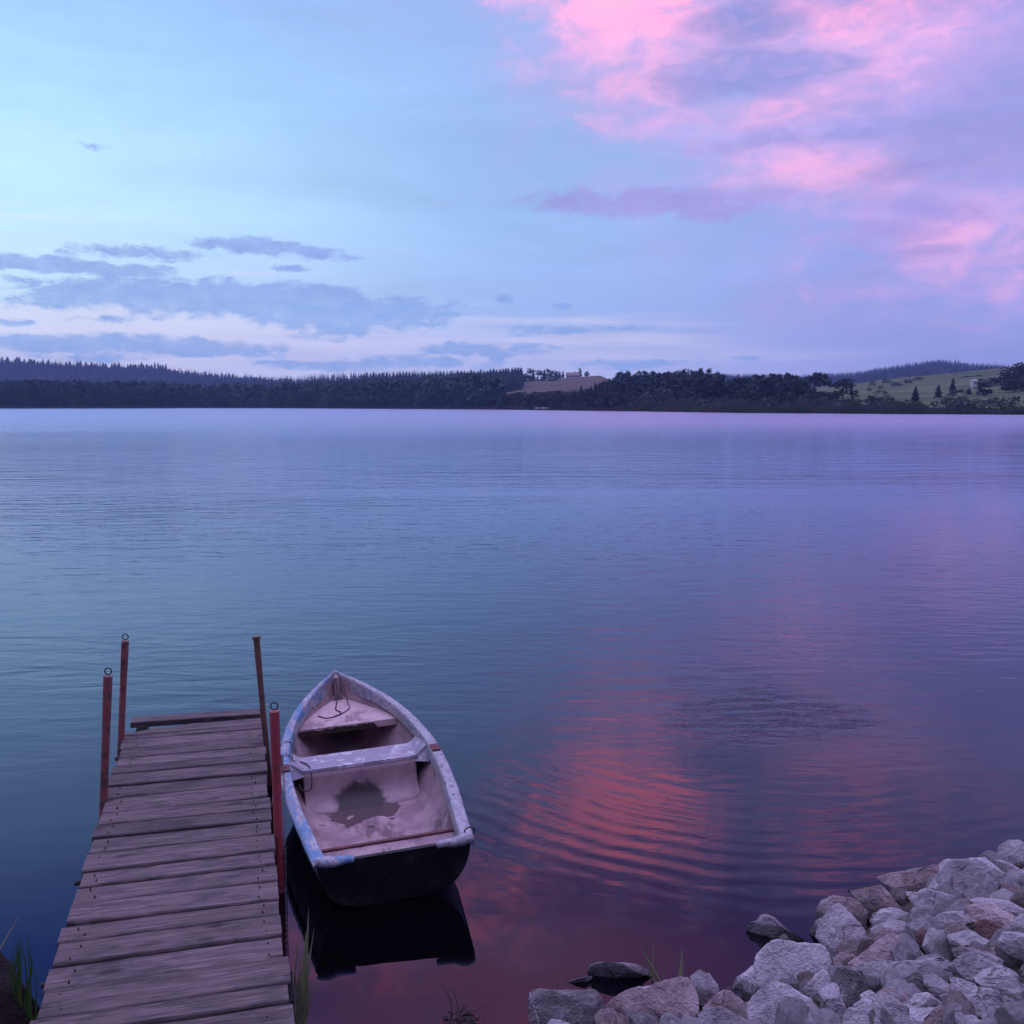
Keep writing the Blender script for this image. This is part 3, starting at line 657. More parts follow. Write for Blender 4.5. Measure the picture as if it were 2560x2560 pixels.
# ------------------------------------------------------------------ rocks
def mat_rock(name, c0, c1, c2, vein=.5, wet=False):
    m, t = material(name); v = objvec(t)
    oi = t.new('ShaderNodeObjectInfo').outputs['Random']
    n = t.noise(v, 5, 8, .62, .5); n2 = t.noise(v, 26, 6, .65, .2); n3 = t.noise(v, 90, 3, .6)
    base = t.ramp(t.math('ADD', t.math('MULTIPLY', n, .7), t.math('MULTIPLY', n2, .3)), [(.34, c0), (.5, c1), (.64, c2)])
    # pale calcite veins and scuffs
    wv = t.new('ShaderNodeTexVoronoi', feature='DISTANCE_TO_EDGE'); t.put(wv.inputs['Vector'], t.mapping(v, rot=(.4, .7, .2), scale=(1, 2.2, 1)))
    wv.inputs['Scale'].default_value = 7.
    dv = t.math('ADD', wv.outputs['Distance'], t.math('MULTIPLY', t.math('SUBTRACT', n2, .5), .12))
    ve = t.math('MULTIPLY', t.sstep(dv, .0, .022, 1., 0.), t.sstep(n, .46, .56))
    base = t.mix(t.math('MULTIPLY', ve, min(1., vein * 1.5)), base, (.70, .66, .65, 1))
    sc = t.sstep(t.noise(t.mapping(v, rot=(.9, .1, .5), scale=(1, 4, 1)), 14, 6, .7, .6), .58, .68)
    base = t.mix(t.math('MULTIPLY', sc, .5 * min(1, vein * 2)), base, (.58, .55, .54, 1))
    base = t.mix(t.math('MULTIPLY', t.sstep(n3, .58, .72), .35), base, c0)
    ck = t.new('ShaderNodeTexVoronoi', feature='DISTANCE_TO_EDGE'); t.put(ck.inputs['Vector'], t.mapping(v, loc=(3, 1, 7), rot=(1.1, .3, .9), scale=(1, 1, 2.6))); ck.inputs['Scale'].default_value = 5.
    ckd = t.math('ADD', ck.outputs['Distance'], t.math('MULTIPLY', t.math('SUBTRACT', n2, .5), .10))
    ckm = t.math('MULTIPLY', t.sstep(ckd, .0, .012, 1., 0.), t.sstep(n, .50, .40))
    base = t.mix(t.math('MULTIPLY', ckm, .32), base, (.08, .07, .07, 1))
    br = t.math('ADD', .74, t.math('MULTIPLY', oi, .46))
    hs = t.new('ShaderNodeHueSaturation'); t.put(hs.inputs['Value'], br); t.put(hs.inputs['Color'], base)
    pz = t.new('ShaderNodeSeparateXYZ'); t.put(pz.inputs[0], t.new('ShaderNodeNewGeometry').outputs['Position'])
    wetl = t.sstep(t.math('ADD', pz.outputs[2], t.math('MULTIPLY', t.math('SUBTRACT', n, .5), .10)), .03, .085, 1., 0.)
    t.put(t.b.inputs['Base Color'], t.mix(t.math('MULTIPLY', wetl, .72), hs.outputs[0], (.035, .028, .026, 1)))
    t.b.inputs['Roughness'].default_value = .35 if wet else .85
    t.b.inputs['Specular IOR Level'].default_value = .5 if wet else .25
    hh = t.math('ADD', t.math('MULTIPLY', n2, .6), t.math('MULTIPLY', n3, .25))
    hh = t.math('ADD', hh, t.math('MULTIPLY', n, .6)); hh = t.math('SUBTRACT', hh, t.math('MULTIPLY', ckm, .5))
    t.put(t.b.inputs['Normal'], t.bump(hh, .05, 1.0))
    return m
ROCK = {'g': mat_rock('grey_limestone', (.24, .215, .215, 1), (.41, .37, .37, 1), (.58, .54, .535, 1)),
        'p': mat_rock('pinkish_limestone', (.22, .165, .155, 1), (.36, .28, .26, 1), (.52, .43, .40, 1), .35),
        'w': mat_rock('pale_limestone', (.36, .345, .33, 1), (.48, .46, .445, 1), (.62, .60, .58, 1), .3),
        'd': mat_rock('dark_stone', (.09, .082, .08, 1), (.17, .155, .15, 1), (.27, .25, .24, 1), .4),
        'b': mat_rock('reddish_stone', (.11, .065, .06, 1), (.18, .11, .10, 1), (.26, .17, .155, 1), .1),
        's': mat_rock('wet_slab_stone', (.10, .08, .078, 1), (.24, .20, .195, 1), (.40, .36, .35, 1), .2, True),
        'm': mat_rock('mossy_dark_wood', (.010, .007, .006, 1), (.022, .015, .013, 1), (.035, .024, .02, 1), .0)}
bm = bmesh.new(); bmesh.ops.create_icosphere(bm, subdivisions=5, radius=1.0)
bm.verts.ensure_lookup_table()
ICO = np.array([v.co[:] for v in bm.verts]); ICOF = np.array([[v.index for v in f.verts] for f in bm.faces]); bm.free()
BASEZ = {0: .07, 1: .06, 3: .03}
def rock(seed, poly, key, label, pull=.35, thick=.72, base_z=None, cuts=10, name='rock', category='rock', group=None, rough=1.0):
    r = np.random.default_rng(seed); P = np.array(poly, float)
    cx, cy = (P[:, 0].min() + P[:, 0].max()) / 2, (P[:, 1].min() + P[:, 1].max()) / 2
    if base_z is None:                                  # meet the slope of the bank under the rock's middle
        q = at_z(cx, cy, 0.); rr = ray(cx, cy)
        for s in np.linspace(2.5, 12, 900):
            q = np.array([0, 0, H]) + rr * s
            if q[2] <= bank_z(q[0], q[1]) + .02: break
    else: q = at_z(cx, cy, base_z)
    rr = ray(cx, cy); dist = np.linalg.norm(q - [0, 0, H]); vdir = rr / np.linalg.norm(rr)
    right = np.cross(vdir, [0, 0, 1]); right /= np.linalg.norm(right); up = np.cross(right, vdir)
    scale = (dist * np.linalg.norm([rr[0], 1]) / np.linalg.norm(rr)) / F
    zc = (q - [0, 0, H]) @ np.array([0, math.cos(PITCH), -math.sin(PITCH)]); scale = zc / F
    dxy = (P - [cx, cy]) * [1, -1] * scale
    ang = np.arctan2(dxy[:, 1], dxy[:, 0]); R = np.hypot(dxy[:, 0], dxy[:, 1])
    # polar outline sampled from the polygon's edges
    TH = np.linspace(-math.pi, math.pi, 181); RO = np.zeros_like(TH)
    for i, th in enumerate(TH):
        d_ = np.array([math.cos(th), math.sin(th)]); best = 0
        for k in range(len(dxy)):
            a, b = dxy[k], dxy[(k + 1) % len(dxy)]; e_ = b - a; den = d_[0] * e_[1] - d_[1] * e_[0]
            if abs(den) < 1e-12: continue
            tt = (a[0] * e_[1] - a[1] * e_[0]) / den; u = (a[0] * d_[1] - a[1] * d_[0]) / den
            if tt > 0 and -1e-6 <= u <= 1 + 1e-6: best = max(best, tt)
        RO[i] = best
    mR = RO.mean()
    a, b, c_ = ICO[:, 0], ICO[:, 1], ICO[:, 2]
    Rv = np.interp(np.arctan2(b, a), TH, RO)
    pw = 1 - .30 * np.abs(c_) ** 2                        # boxier than a ball
    rho = np.hypot(a, b); rho = np.sign(rho) * np.abs(rho) ** .7
    th = np.arctan2(b, a)
    L = np.stack([np.cos(th) * rho * Rv, np.sin(th) * rho * Rv, np.sign(c_) * np.abs(c_) ** .8 * mR * thick], 1)
    rim = np.abs(c_) < .06
    for k in range(cuts):
        n = r.normal(size=3); n[2] = abs(n[2]) + .75; n /= np.linalg.norm(n)
        s_all = (L @ n).max(); s_rim = (L[rim] @ n).max(); dcut = s_rim + (s_all - s_rim) * r.uniform(-.04, .26)
        ex = L @ n - dcut; mk = ex > 0; L[mk] -= np.outer(ex[mk] * .97, n)
    for k in range(2):
        n = r.normal(size=3); n[2] = -abs(n[2]) - .5; n /= np.linalg.norm(n)
        s_all = (L @ n).max(); ex = L @ n - s_all * r.uniform(.55, .8); mk = ex > 0; L[mk] -= np.outer(ex[mk], n)
    # fractures and roughness
    off = r.uniform(0, 50, 3); nn = L / (np.linalg.norm(L, axis=1, keepdims=True) + 1e-9)
    f1 = 2.4 / mR; disp = np.zeros(len(L))
    for i in range(len(L)):
        p_ = Vector(L[i] * f1 + off); c1 = mnoise.noise(p_); c2 = mnoise.noise(p_ * 3.1); cc = mnoise.cell(p_ * 1.3)
        disp[i] = c1 * .045 + c2 * .026 + (abs(mnoise.noise(p_ * .9 + Vector((9, 3, 1)))) ) * .045 + (1 - abs(mnoise.noise(p_ * 1.7)) * 2) * .038 + mnoise.noise(p_ * 8) * .010
    L = L + nn * (disp * mR * rough)[:, None]
    Wd = L[:, :1] * right + L[:, 1:2] * up - L[:, 2:3] * vdir - vdir * (pull * mR * thick)
    me = np_mesh(name, Wd, ICOF, ROCK[key], smooth=True)
    o = link(name, me, loc=tuple(q)); tag(o, label, category, group); return o
z1 = lambda L: [(1280 + .2588 * x, 2360 + .2588 * y) for x, y in L]
z2 = lambda L: [(1760 + .207 * x, 2260 + .207 * y) for x, y in L]
z3 = lambda L: [(2120 + .2277 * x, 2260 + .2277 * y) for x, y in L]
z4 = lambda L: [(2020 + .2795 * x, 2080 + .2795 * y) for x, y in L]
ROCKS = [
 (z1([(100, 520), (160, 480), (300, 470), (500, 485), (700, 470), (800, 450), (850, 520), (900, 610), (830, 700), (780, 860), (150, 900), (100, 740)]), 'd', 'broad dull slab at the lower end of the rock pile, half in the water'),
 (z1([(330, 790), (380, 740), (480, 750), (560, 770), (580, 900), (320, 900)]), 'w', 'small pale stone before the broad dull slab'),
 (z1([(760, 790), (900, 640), (980, 560), (1090, 510), (1190, 450), (1290, 440), (1450, 380), (1600, 335), (1690, 330), (1740, 390), (1790, 520), (1830, 650), (1720, 760), (1600, 930), (760, 950)]), 'p', 'long pink faced boulder sloping down to the water beside the dull slab'),
 ([(1725, 2450), (1748, 2430), (1772, 2438), (1797, 2467), (1791, 2492), (1774, 2512), (1753, 2528), (1735, 2490)], 'g', 'knobbly grey stone behind the upper end of the pink faced boulder'),
 (z2([(560, 1500), (550, 1300), (600, 1180), (720, 1100), (840, 990), (1000, 1030), (1240, 1120), (1330, 1200), (1400, 1330), (1500, 1449), (1500, 1650), (560, 1650)]), 'g', 'large grey block at the bottom edge below the big pale block'),
 (z2([(0, 1290), (120, 1160), (250, 1060), (330, 1080), (430, 1150), (560, 1230), (560, 1340), (540, 1449), (450, 1520), (0, 1500)]), 'p', 'low rusty pink stone wedged left of the large bottom block'),
 (z2([(-60, 1380), (60, 1300), (200, 1275), (400, 1350), (560, 1400), (560, 1650), (-60, 1650)]), 'g', 'flat grey stone under the rusty pink one'),
 (z2([(640, 940), (630, 800), (650, 680), (750, 580), (820, 510), (900, 485), (1010, 500), (1160, 500), (1370, 465), (1420, 480), (1540, 680), (1570, 780), (1550, 900), (1450, 1100), (1240, 1130), (1000, 1090), (850, 1040), (680, 1090)]), 'w', 'biggest smooth pale block at the waterline'),
 (z2([(350, 1020), (400, 900), (470, 860), (590, 740), (640, 790), (650, 880), (660, 950), (620, 1080), (560, 1150), (480, 1180), (400, 1130)]), 'g', 'rounded grey stone leaning on the left of the big pale block'),
 (z2([(1200, 1060), (1400, 810), (1460, 810), (1530, 900), (1580, 960), (1490, 1100), (1400, 1160), (1260, 1120)]), 'g', 'tilted wedge stone resting against the big pale block'),
 (z2([(1370, 450), (1390, 310), (1470, 190), (1560, 60), (1620, 30), (1740, 120), (1870, 230), (2000, 420), (1980, 560), (1880, 680), (1800, 760), (1600, 790), (1530, 660), (1430, 500)]), 'g', 'tall smooth grey boulder with a pointed top at the waterline'),
 (z2([(1550, 610), (1640, 540), (1720, 580), (1840, 630), (1900, 680), (1860, 750), (1720, 800), (1600, 810)]), 'p', 'small reddish stone at the foot of the tall smooth boulder'),
 (z2([(1550, 930), (1620, 810), (1720, 785), (1860, 830), (1932, 900), (2000, 970), (1970, 1090), (1850, 1180), (1740, 1240), (1660, 1210), (1600, 1100)]), 'd', 'rough dark grey boulder between the tilted wedge and the long ridge stone'),
 (z2([(1390, 1110), (1480, 1020), (1560, 980), (1620, 1010), (1640, 1120), (1700, 1230), (1800, 1260), (1720, 1400), (1600, 1480), (1500, 1400), (1430, 1260)]), 'g', 'narrow grey stone slanting below the rough dark boulder'),
 (z4([(80, 760), (130, 650), (230, 600), (370, 595), (450, 630), (520, 690), (500, 800), (580, 870), (400, 900), (160, 840)]), 'p', 'warm grey stone at the water behind the tall smooth boulder'),
 (z4([(360, 540), (390, 505), (450, 515), (560, 475), (630, 465), (700, 530), (780, 610), (870, 700), (730, 720), (620, 750), (540, 790), (470, 690), (410, 600)]), 'p', 'angular stone with a sharp ridge next to the long slab by the water'),
 (z4([(630, 460), (740, 410), (850, 375), (980, 330), (1100, 275), (1180, 270), (1270, 310), (1230, 370), (1190, 470), (1090, 550), (960, 600), (850, 625), (740, 540)]), 'p', 'long flat slab lying along the water near the upper end of the pile'),
 (z4([(1080, 540), (1090, 480), (1130, 440), (1180, 490), (1200, 560), (1100, 570)]), 'g', 'small upright stone in the gap beside the long flat slab'),
 (z4([(840, 620), (910, 580), (970, 590), (1040, 535), (1200, 550), (1330, 570), (1500, 560), (1500, 650), (1360, 660), (1220, 680), (1130, 740), (1090, 850), (1000, 790), (900, 730)]), 'g', 'grey flat topped stone with a dark undercut below the long slab'),
 (z4([(1210, 360), (1260, 310), (1400, 290), (1490, 265), (1570, 245), (1640, 280), (1750, 370), (1850, 440), (1920, 520), (1780, 620), (1600, 620), (1500, 610), (1400, 590), (1250, 580), (1205, 500)]), 'g', 'massive pale veined boulder near the upper end of the pile'),
 (z4([(1670, 290), (1730, 150), (1800, 95), (1880, 75), (1960, 110), (2060, 200), (2060, 360), (1900, 370), (1760, 330)]), 'g', 'rounded boulder standing highest against the water'),
 (z4([(1640, 290), (1760, 280), (1900, 330), (2060, 340), (2060, 470), (1900, 480), (1790, 410)]), 'g', 'grey stone between the highest boulder and the veined boulder'),
 (z4([(570, 790), (650, 720), (760, 690), (880, 710), (970, 770), (1010, 830), (940, 860), (850, 830), (720, 840), (620, 860)]), 'w', 'whitest flat stone of the pile, lens shaped'),
 (z4([(570, 910), (640, 850), (760, 800), (850, 800), (930, 840), (975, 890), (940, 970), (800, 1020), (600, 1020)]), 'g', 'arched layered stone just below the whitest flat stone'),
 (z3([(80, 680), (230, 540), (350, 410), (470, 340), (560, 345), (680, 400), (790, 490), (880, 570), (790, 640), (500, 720), (300, 760), (60, 800), (0, 770)]), 'p', 'large rosy boulder with a pointed top in the middle of the pile'),
 (z3([(120, 770), (330, 700), (560, 660), (760, 610), (950, 540), (1130, 475), (1190, 510), (1180, 650), (1010, 740), (850, 820), (650, 830), (560, 920), (350, 980), (260, 920)]), 'w', 'long pale ridge stone lying below the rosy boulder'),
 (z3([(830, 490), (880, 300), (950, 285), (1050, 350), (1140, 460), (1020, 550), (890, 570)]), 'g', 'upright grey stone beside the brown gap right of the rosy boulder'),
 (z3([(930, 270), (990, 160), (1100, 110), (1300, 65), (1430, 100), (1320, 210), (1220, 270), (1080, 330)]), 'g', 'flat grey stone above the upright one'),
 (z3([(1250, 150), (1420, 50), (1600, 30), (1800, 110), (2050, 250), (2050, 370), (1750, 350), (1560, 370), (1400, 330), (1290, 260)]), 'p', 'broad light slab carrying a rust red stone'),
 (z3([(1370, 290), (1440, 210), (1540, 180), (1650, 210), (1740, 280), (1710, 370), (1620, 390), (1480, 355)]), 'b', 'rust red stone lying on the broad light slab'),
 (z3([(1090, 410), (1340, 300), (1450, 350), (1650, 400), (1610, 470), (1490, 510), (1300, 550), (1180, 500)]), 'w', 'flat pale grey slab below the rust red stone'),
 (z3([(1640, 430), (1720, 350), (1850, 320), (2050, 340), (2050, 620), (1880, 590), (1760, 550), (1680, 520)]), 'g', 'grey block at the right edge below the rust red stone'),
 (z3([(1160, 710), (1250, 600), (1400, 540), (1560, 530), (1670, 570), (1640, 680), (1500, 740), (1400, 870), (1280, 820)]), 'g', 'hummocky grey boulder below the flat pale slab'),
 (z3([(1150, 520), (1300, 500), (1480, 490), (1560, 530), (1400, 560), (1250, 620), (1170, 640)]), 'd', 'thin dark stone squeezed under the flat pale slab'),
 (z3([(990, 720), (1070, 620), (1160, 650), (1180, 750), (1060, 800)]), 'g', 'small triangular stone at the end of the long ridge stone'),
 (z3([(650, 870), (700, 790), (780, 730), (825, 760), (840, 850), (820, 940), (740, 1020), (690, 1090), (645, 1030)]), 'd', 'darkest stone, standing upright below the long ridge stone'),
 (z3([(830, 830), (950, 790), (1090, 850), (1160, 890), (1140, 960), (960, 940), (850, 920)]), 'g', 'thin grey flake right of the darkest stone'),
 (z3([(690, 1100), (740, 1010), (860, 970), (1010, 1040), (1040, 1110), (900, 1180), (700, 1190), (590, 1120)]), 'g', 'flat grey stone below the darkest stone'),
 (z3([(270, 1100), (340, 1030), (480, 1030), (600, 1110), (690, 1200), (720, 1330), (640, 1450), (300, 1450), (320, 1270)]), 'g', 'blocky grey stone at the bottom edge with a split face'),
 (z3([(680, 1190), (830, 1150), (940, 1120), (900, 1260), (850, 1420), (700, 1420)]), 'w', 'square cornered pale stone at the bottom edge'),
 (z3([(860, 1300), (1010, 1105), (1080, 1160), (1170, 1220), (1220, 1330), (1150, 1450), (840, 1450)]), 'p', 'peaked pinkish stone at the bottom edge'),
 (z3([(1010, 1040), (1150, 970), (1260, 1060), (1260, 1190), (1150, 1220), (1050, 1130)]), 'g', 'squat grey stone above the peaked pinkish stone'),
 (z3([(1240, 1070), (1340, 1000), (1440, 985), (1510, 1110), (1470, 1210), (1310, 1265), (1230, 1190)]), 'g', 'five sided grey stone near the bottom edge'),
 (z3([(1130, 850), (1280, 825), (1430, 900), (1450, 990), (1330, 1020), (1250, 1070), (1140, 970)]), 'g', 'smooth grey stone below the hummocky boulder'),
 (z3([(1390, 780), (1560, 740), (1640, 670), (1800, 710), (1900, 800), (1770, 870), (1690, 950), (1520, 950), (1410, 900)]), 'w', 'wide pale stone near the right edge'),
 (z3([(1480, 1140), (1600, 1050), (1700, 1040), (1740, 1200), (1780, 1330), (1720, 1450), (1490, 1450)]), 'g', 'tall grey stone at the bottom edge near the corner'),
 (z3([(1690, 1040), (1800, 1055), (1890, 1180), (1945, 1310), (1960, 1450), (1770, 1450), (1730, 1220)]), 'd', 'dark ribbed stone in the bottom right corner'),
 (z3([(1640, 940), (1760, 870), (1890, 850), (2050, 960), (2050, 1180), (1850, 1100), (1700, 1030)]), 'g', 'slanting grey stone above the dark ribbed corner stone'),
 (z3([(1880, 790), (1940, 630), (2050, 600), (2050, 940), (1940, 900)]), 'd', 'dark stone cut by the right edge'),
 (z3([(-20, 1220), (70, 1130), (160, 1060), (290, 1065), (305, 1180), (350, 1270), (310, 1450), (-80, 1450)]), 'w', 'white streaked stone at the bottom edge right of the large grey block'),
 (z3([(140, 1010), (240, 950), (340, 1000), (290, 1090), (150, 1090)]), 'g', 'small smooth stone above the white streaked one'),
 (z3([(330, 1010), (450, 930), (610, 920), (640, 1000), (560, 1100), (420, 1060)]), 'p', 'pinkish stone left of the darkest stone'),
 (z3([(540, 1090), (590, 1005), (640, 985), (700, 1090), (620, 1130)]), 'p', 'small wedge of pink stone at the foot of the darkest stone'),
 (z3([(590, 900), (640, 810), (700, 790), (690, 880), (660, 960), (610, 940)]), 'p', 'small pale pink stone touching the darkest stone'),
 (z3([(730, 330), (800, 285), (880, 290), (870, 400), (835, 480), (760, 430)]), 'b', 'brown earthy stone deep in the gap beside the rosy boulder'),
 (z3([(1110, 310), (1220, 270), (1250, 345), (1150, 390), (1080, 370)]), 'd', 'dark stone tucked beneath the flat grey stone'),
 (z3([(1290, 1260), (1450, 1220), (1510, 1317), (1490, 1450), (1290, 1450)]), 'g', 'low grey stone at the bottom edge below the five sided one'),
 (z3([(1170, 1210), (1250, 1200), (1310, 1270), (1280, 1340), (1190, 1310)]), 'g', 'small rounded stone right of the peaked pinkish stone'),
 (z3([(1250, 480), (1480, 490), (1640, 430), (1700, 520), (1560, 560), (1300, 570)]), 'p', 'rough purple stone beside the hummocky boulder'),
 (z3([(1820, 180), (1932, 120), (2060, 160), (2060, 330), (1900, 300)]), 'g', 'grey stone at the right edge above the broad light slab'),
 (z3([(1300, 60), (1450, -20), (1750, -40), (2060, 60), (2060, 200), (1800, 130), (1500, 60)]), 'g', 'long grey stone behind the broad light slab'),
 (z3([(850, 900), (1000, 930), (1130, 960), (1030, 1050), (900, 1000), (820, 960)]), 'd', 'bluish dark stone in the hollow right of the darkest stone'),
 (z3([(1440, 960), (1560, 940), (1680, 950), (1720, 1030), (1600, 1060), (1510, 1110)]), 'g', 'short grey stone above the tall stone near the corner'),
]
BR = ROCKS
ORDER = 0
for i, (poly, key, lb) in enumerate(BR):
    rock(1000 + i, poly, key, lb, group='rocks of the shore embankment', base_z=BASEZ.get(i))
rock(2001, z2([(515, 330), (570, 262), (650, 245), (690, 175), (760, 155), (840, 175), (930, 250), (1040, 320), (1170, 390), (1290, 455), (1130, 475), (980, 455), (820, 420), (700, 420), (560, 390)]), 's',
     'heart shaped brown stone rising alone from the water', pull=.0, thick=1.1, base_z=.02, cuts=4)
rock(2002, z1([(730, 260), (760, 225), (850, 195), (1030, 190), (1180, 190), (1290, 225), (1340, 265), (1200, 320), (1000, 350), (830, 360), (760, 320)]), 's',
     'brown flat slab lying awash in the water off the pile', pull=.0, thick=1.5, base_z=.01, cuts=5)
rock(2003, z1([(470, 385), (600, 345), (740, 305), (800, 330), (700, 375), (560, 405)]), 's', 'thin grey slab end just breaking the surface by the flat slab', pull=.0, thick=1.2, base_z=.0, cuts=3)
rock(2004, [(-160, 2680), (-140, 2420), (-60, 2380), (0, 2392), (26, 2430), (48, 2480), (82, 2545), (110, 2680)], 'm', 'dark brown rounded stump in the bottom left corner by the jetty', name='tree_stump', category='stump', base_z=.15, thick=1., cuts=3, rough=.5)
# small stones filling the gaps, sharing four shapes
small = []
for s in range(5):
    r = np.random.default_rng(50 + s); L = ICO.copy() * r.uniform(.7, 1.2, 3)
    for k in range(9):
        n = r.normal(size=3); n /= np.linalg.norm(n); ex = L @ n - r.uniform(.5, .75); mk = ex > 0; L[mk] -= np.outer(ex[mk], n)
    L += (np.array([mnoise.noise(Vector(p * 2.5)) for p in L]) * .09)[:, None] * L
    small.append(np_mesh('stone', L, ICOF, ROCK['ggpgw'[s]], smooth=True))
k = 0
while k < 190:
    x = RNG.uniform(.2, 5.2); y = RNG.uniform(2.6, 7.0); z = bank_z(x, y)
    if z < -.02: continue
    if x / y > .62: continue
    s = RNG.uniform(.05, .13)
    o = link('stone', RNG.choice(small), loc=(x, y, z - .02)); o.scale = (s, s, s * .8); o.rotation_euler = (RNG.uniform(0, 6), RNG.uniform(0, 6), RNG.uniform(0, 6))
    tag(o, 'small stone wedged in the gaps between the big rocks', 'stone', 'small stones between the rocks'); k += 1

# the embankment goes on to the right of the picture and below it
k = 0
while k < 110:
    x = RNG.uniform(.3, 8.5); y = RNG.uniform(1.8, 7.4); z = bank_z(x, y)
    q = y * math.cos(PITCH) - (z - H) * math.sin(PITCH); px_ = x / q; py_ = (y * math.sin(PITCH) + (z - H) * math.cos(PITCH)) / q
    if z < .0 or (px_ < .56 and py_ > -.56): continue
    s_ = RNG.uniform(.13, .25); o = link('rock', RNG.choice(small), loc=(x, y, z)); o.scale = (s_, s_ * RNG.uniform(.7, 1.1), s_ * .8)
    o.rotation_euler = (RNG.uniform(0, 6), RNG.uniform(0, 6), RNG.uniform(0, 6)); tag(o, 'rock of the embankment where it runs on past the picture edge', 'rock', 'embankment rocks past the picture edge'); k += 1

# ------------------------------------------------------------------ jetty
JH = 15.3                                            # heading left of straight ahead
JR = np.array([-.898, 3.941]); ja = np.array([-math.sin(rad(JH)), math.cos(rad(JH))]); jr = np.array([math.cos(rad(JH)), math.sin(rad(JH))])
JW = 1.015
jet = empty('jetty', (JR[0], JR[1], 0), rad(JH)); tag(jet, 'weathered plank jetty reaching into the lake beside the boat', 'jetty')
# local frame: x across (0 = right edge, negative left), y along
mj, t = material('weathered_planks')
ov = t.new('ShaderNodeTexCoord').outputs['Object']; isl = t.new('ShaderNodeNewGeometry').outputs['Random Per Island']
va = t.new('ShaderNodeVectorMath', operation='ADD'); t.put(va.inputs[0], ov)
cxy = t.new('ShaderNodeCombineXYZ'); t.put(cxy.inputs[0], t.math('MULTIPLY', isl, 31.)); t.put(cxy.inputs[2], t.math('MULTIPLY', isl, 77.)); t.put(va.inputs[1], cxy.outputs[0])
pv = va.outputs[0]
warp = t.noise(t.mapping(pv, scale=(1.2, 6, 3)), 1., 3, .5)
gv = t.new('ShaderNodeVectorMath', operation='ADD'); t.put(gv.inputs[0], t.mapping(pv, scale=(3.4, 70, 70)))
wc = t.new('ShaderNodeCombineXYZ'); t.put(wc.inputs[1], t.math('MULTIPLY', warp, 5.)); t.put(gv.inputs[1], wc.outputs[0])
grain = t.noise(gv.outputs[0], 1., 6, .65, .3)
grain2 = t.noise(t.mapping(pv, scale=(5, 190, 190)), 1., 4, .6)
blot = t.noise(t.mapping(pv, scale=(3.2, 9, 9)), 1., 8, .68, .6)
kn = t.new('ShaderNodeTexVoronoi'); t.put(kn.inputs['Vector'], t.mapping(pv, scale=(3.2, 7.5, 1))); kn.inputs['Scale'].default_value = 1.
knot = t.math('MULTIPLY', t.sstep(t.math('ADD', kn.outputs['Distance'], t.math('MULTIPLY', t.math('SUBTRACT', grain, .5), .25)), .06, .26, 1., 0.), t.sstep(blot, .38, .50))
g_ = t.math('ADD', t.math('MULTIPLY', grain, .55), t.math('MULTIPLY', grain2, .45))
cc = t.ramp(g_, [(.33, (.045, .034, .033, 1)), (.44, (.115, .084, .078, 1)), (.56, (.18, .138, .128, 1)), (.66, (.33, .255, .23, 1))])
cc = t.mix(t.math('MULTIPLY', t.sstep(blot, .46, .64), .62), cc, (.040, .037, .040, 1))
cc = t.mix(t.math('MULTIPLY', knot, .85), cc, (.035, .026, .024, 1))
eg = t.new('ShaderNodeVertexColor'); eg.layer_name = 'edge'
egf = t.math('MULTIPLY', eg.outputs[0], t.sstep(t.math('ADD', blot, t.math('MULTIPLY', t.math('SUBTRACT', grain, .5), .6)), .40, .60, .15, .6))
cc = t.mix(egf, cc, (.030, .026, .026, 1))
hs = t.new('ShaderNodeHueSaturation'); t.put(hs.inputs['Color'], cc); t.put(hs.inputs['Value'], t.math('ADD', .64, t.math('MULTIPLY', isl, .40)))
t.put(t.b.inputs['Base Color'], hs.outputs[0]); t.b.inputs['Roughness'].default_value = .78; t.b.inputs['Specular IOR Level'].default_value = .25
t.put(t.b.inputs['Normal'], t.bump(t.math('ADD', g_, t.math('MULTIPLY', knot, -.4)), .012, 1.0))
M_PLANK = mj
M_NAIL = mat_simple('rusty_nails', (.02, .014, .012, 1), (.05, .03, .025, 1), 30, .6)
M_BEAM = mat_simple('wet_beam', (.018, .015, .014, 1), (.06, .05, .045, 1), 6, .7, bump=.01)
lines_y = [7.98, 7.80, 7.686, 7.513, 7.301, 7.14, 6.973, 6.769, 6.558, 6.324, 6.155, 5.963, 5.753, 5.53, 5.361, 5.177, 4.961, 4.813, 4.596, 4.414, 4.197, 4.051, 3.84, 3.63, 3.43, 3.2, 3.0, 2.8, 2.6, 2.4, 2.2]
vs_ = [(y - JR[1]) / ja[1] for y in lines_y]
def plank(m, y0, y1, x0, x1, zt, seed, th=.04, shape=None):
    r = random.Random(seed); n = 14; top = []; vs = []
    z_l, z_r = zt + r.uniform(-.006, .006), zt + r.uniform(-.006, .006); twist = r.uniform(-.004, .004); cup = r.uniform(.0, .004)
    rows = []
    for i in range(n + 1):
        f_ = i / n; x = x0 + (x1 - x0) * f_; z = z_l + (z_r - z_l) * f_
        a = y0 + r.uniform(-.0025, .0025); b = y1 + r.uniform(-.0025, .0025)
        if shape: a, b = shape(f_, a, b)
        ym = (a + b) / 2; bev = .006
        rows.append([(x, a, z - th), (x, a, z - bev), (x, a + bev, z + twist), (x, a + .022, z + twist * .8), (x, ym, z - cup), (x, b - .022, z - twist * .8), (x, b - bev, z - twist), (x, b, z - bev), (x, b, z - th)])
    k = 9; vs = [p for rw_ in rows for p in rw_]
    fs = [(i * k + q, i * k + (q + 1) % k, (i + 1) * k + (q + 1) % k, (i + 1) * k + q) for i in range(n) for q in range(k)]
    fs += [tuple(range(k))[::-1], tuple(range(n * k, n * k + k))]
    m.add(vs, fs); EDGE.extend([1, 1, .8, 0, 0, 0, .8, 1, 1] * (n + 1))
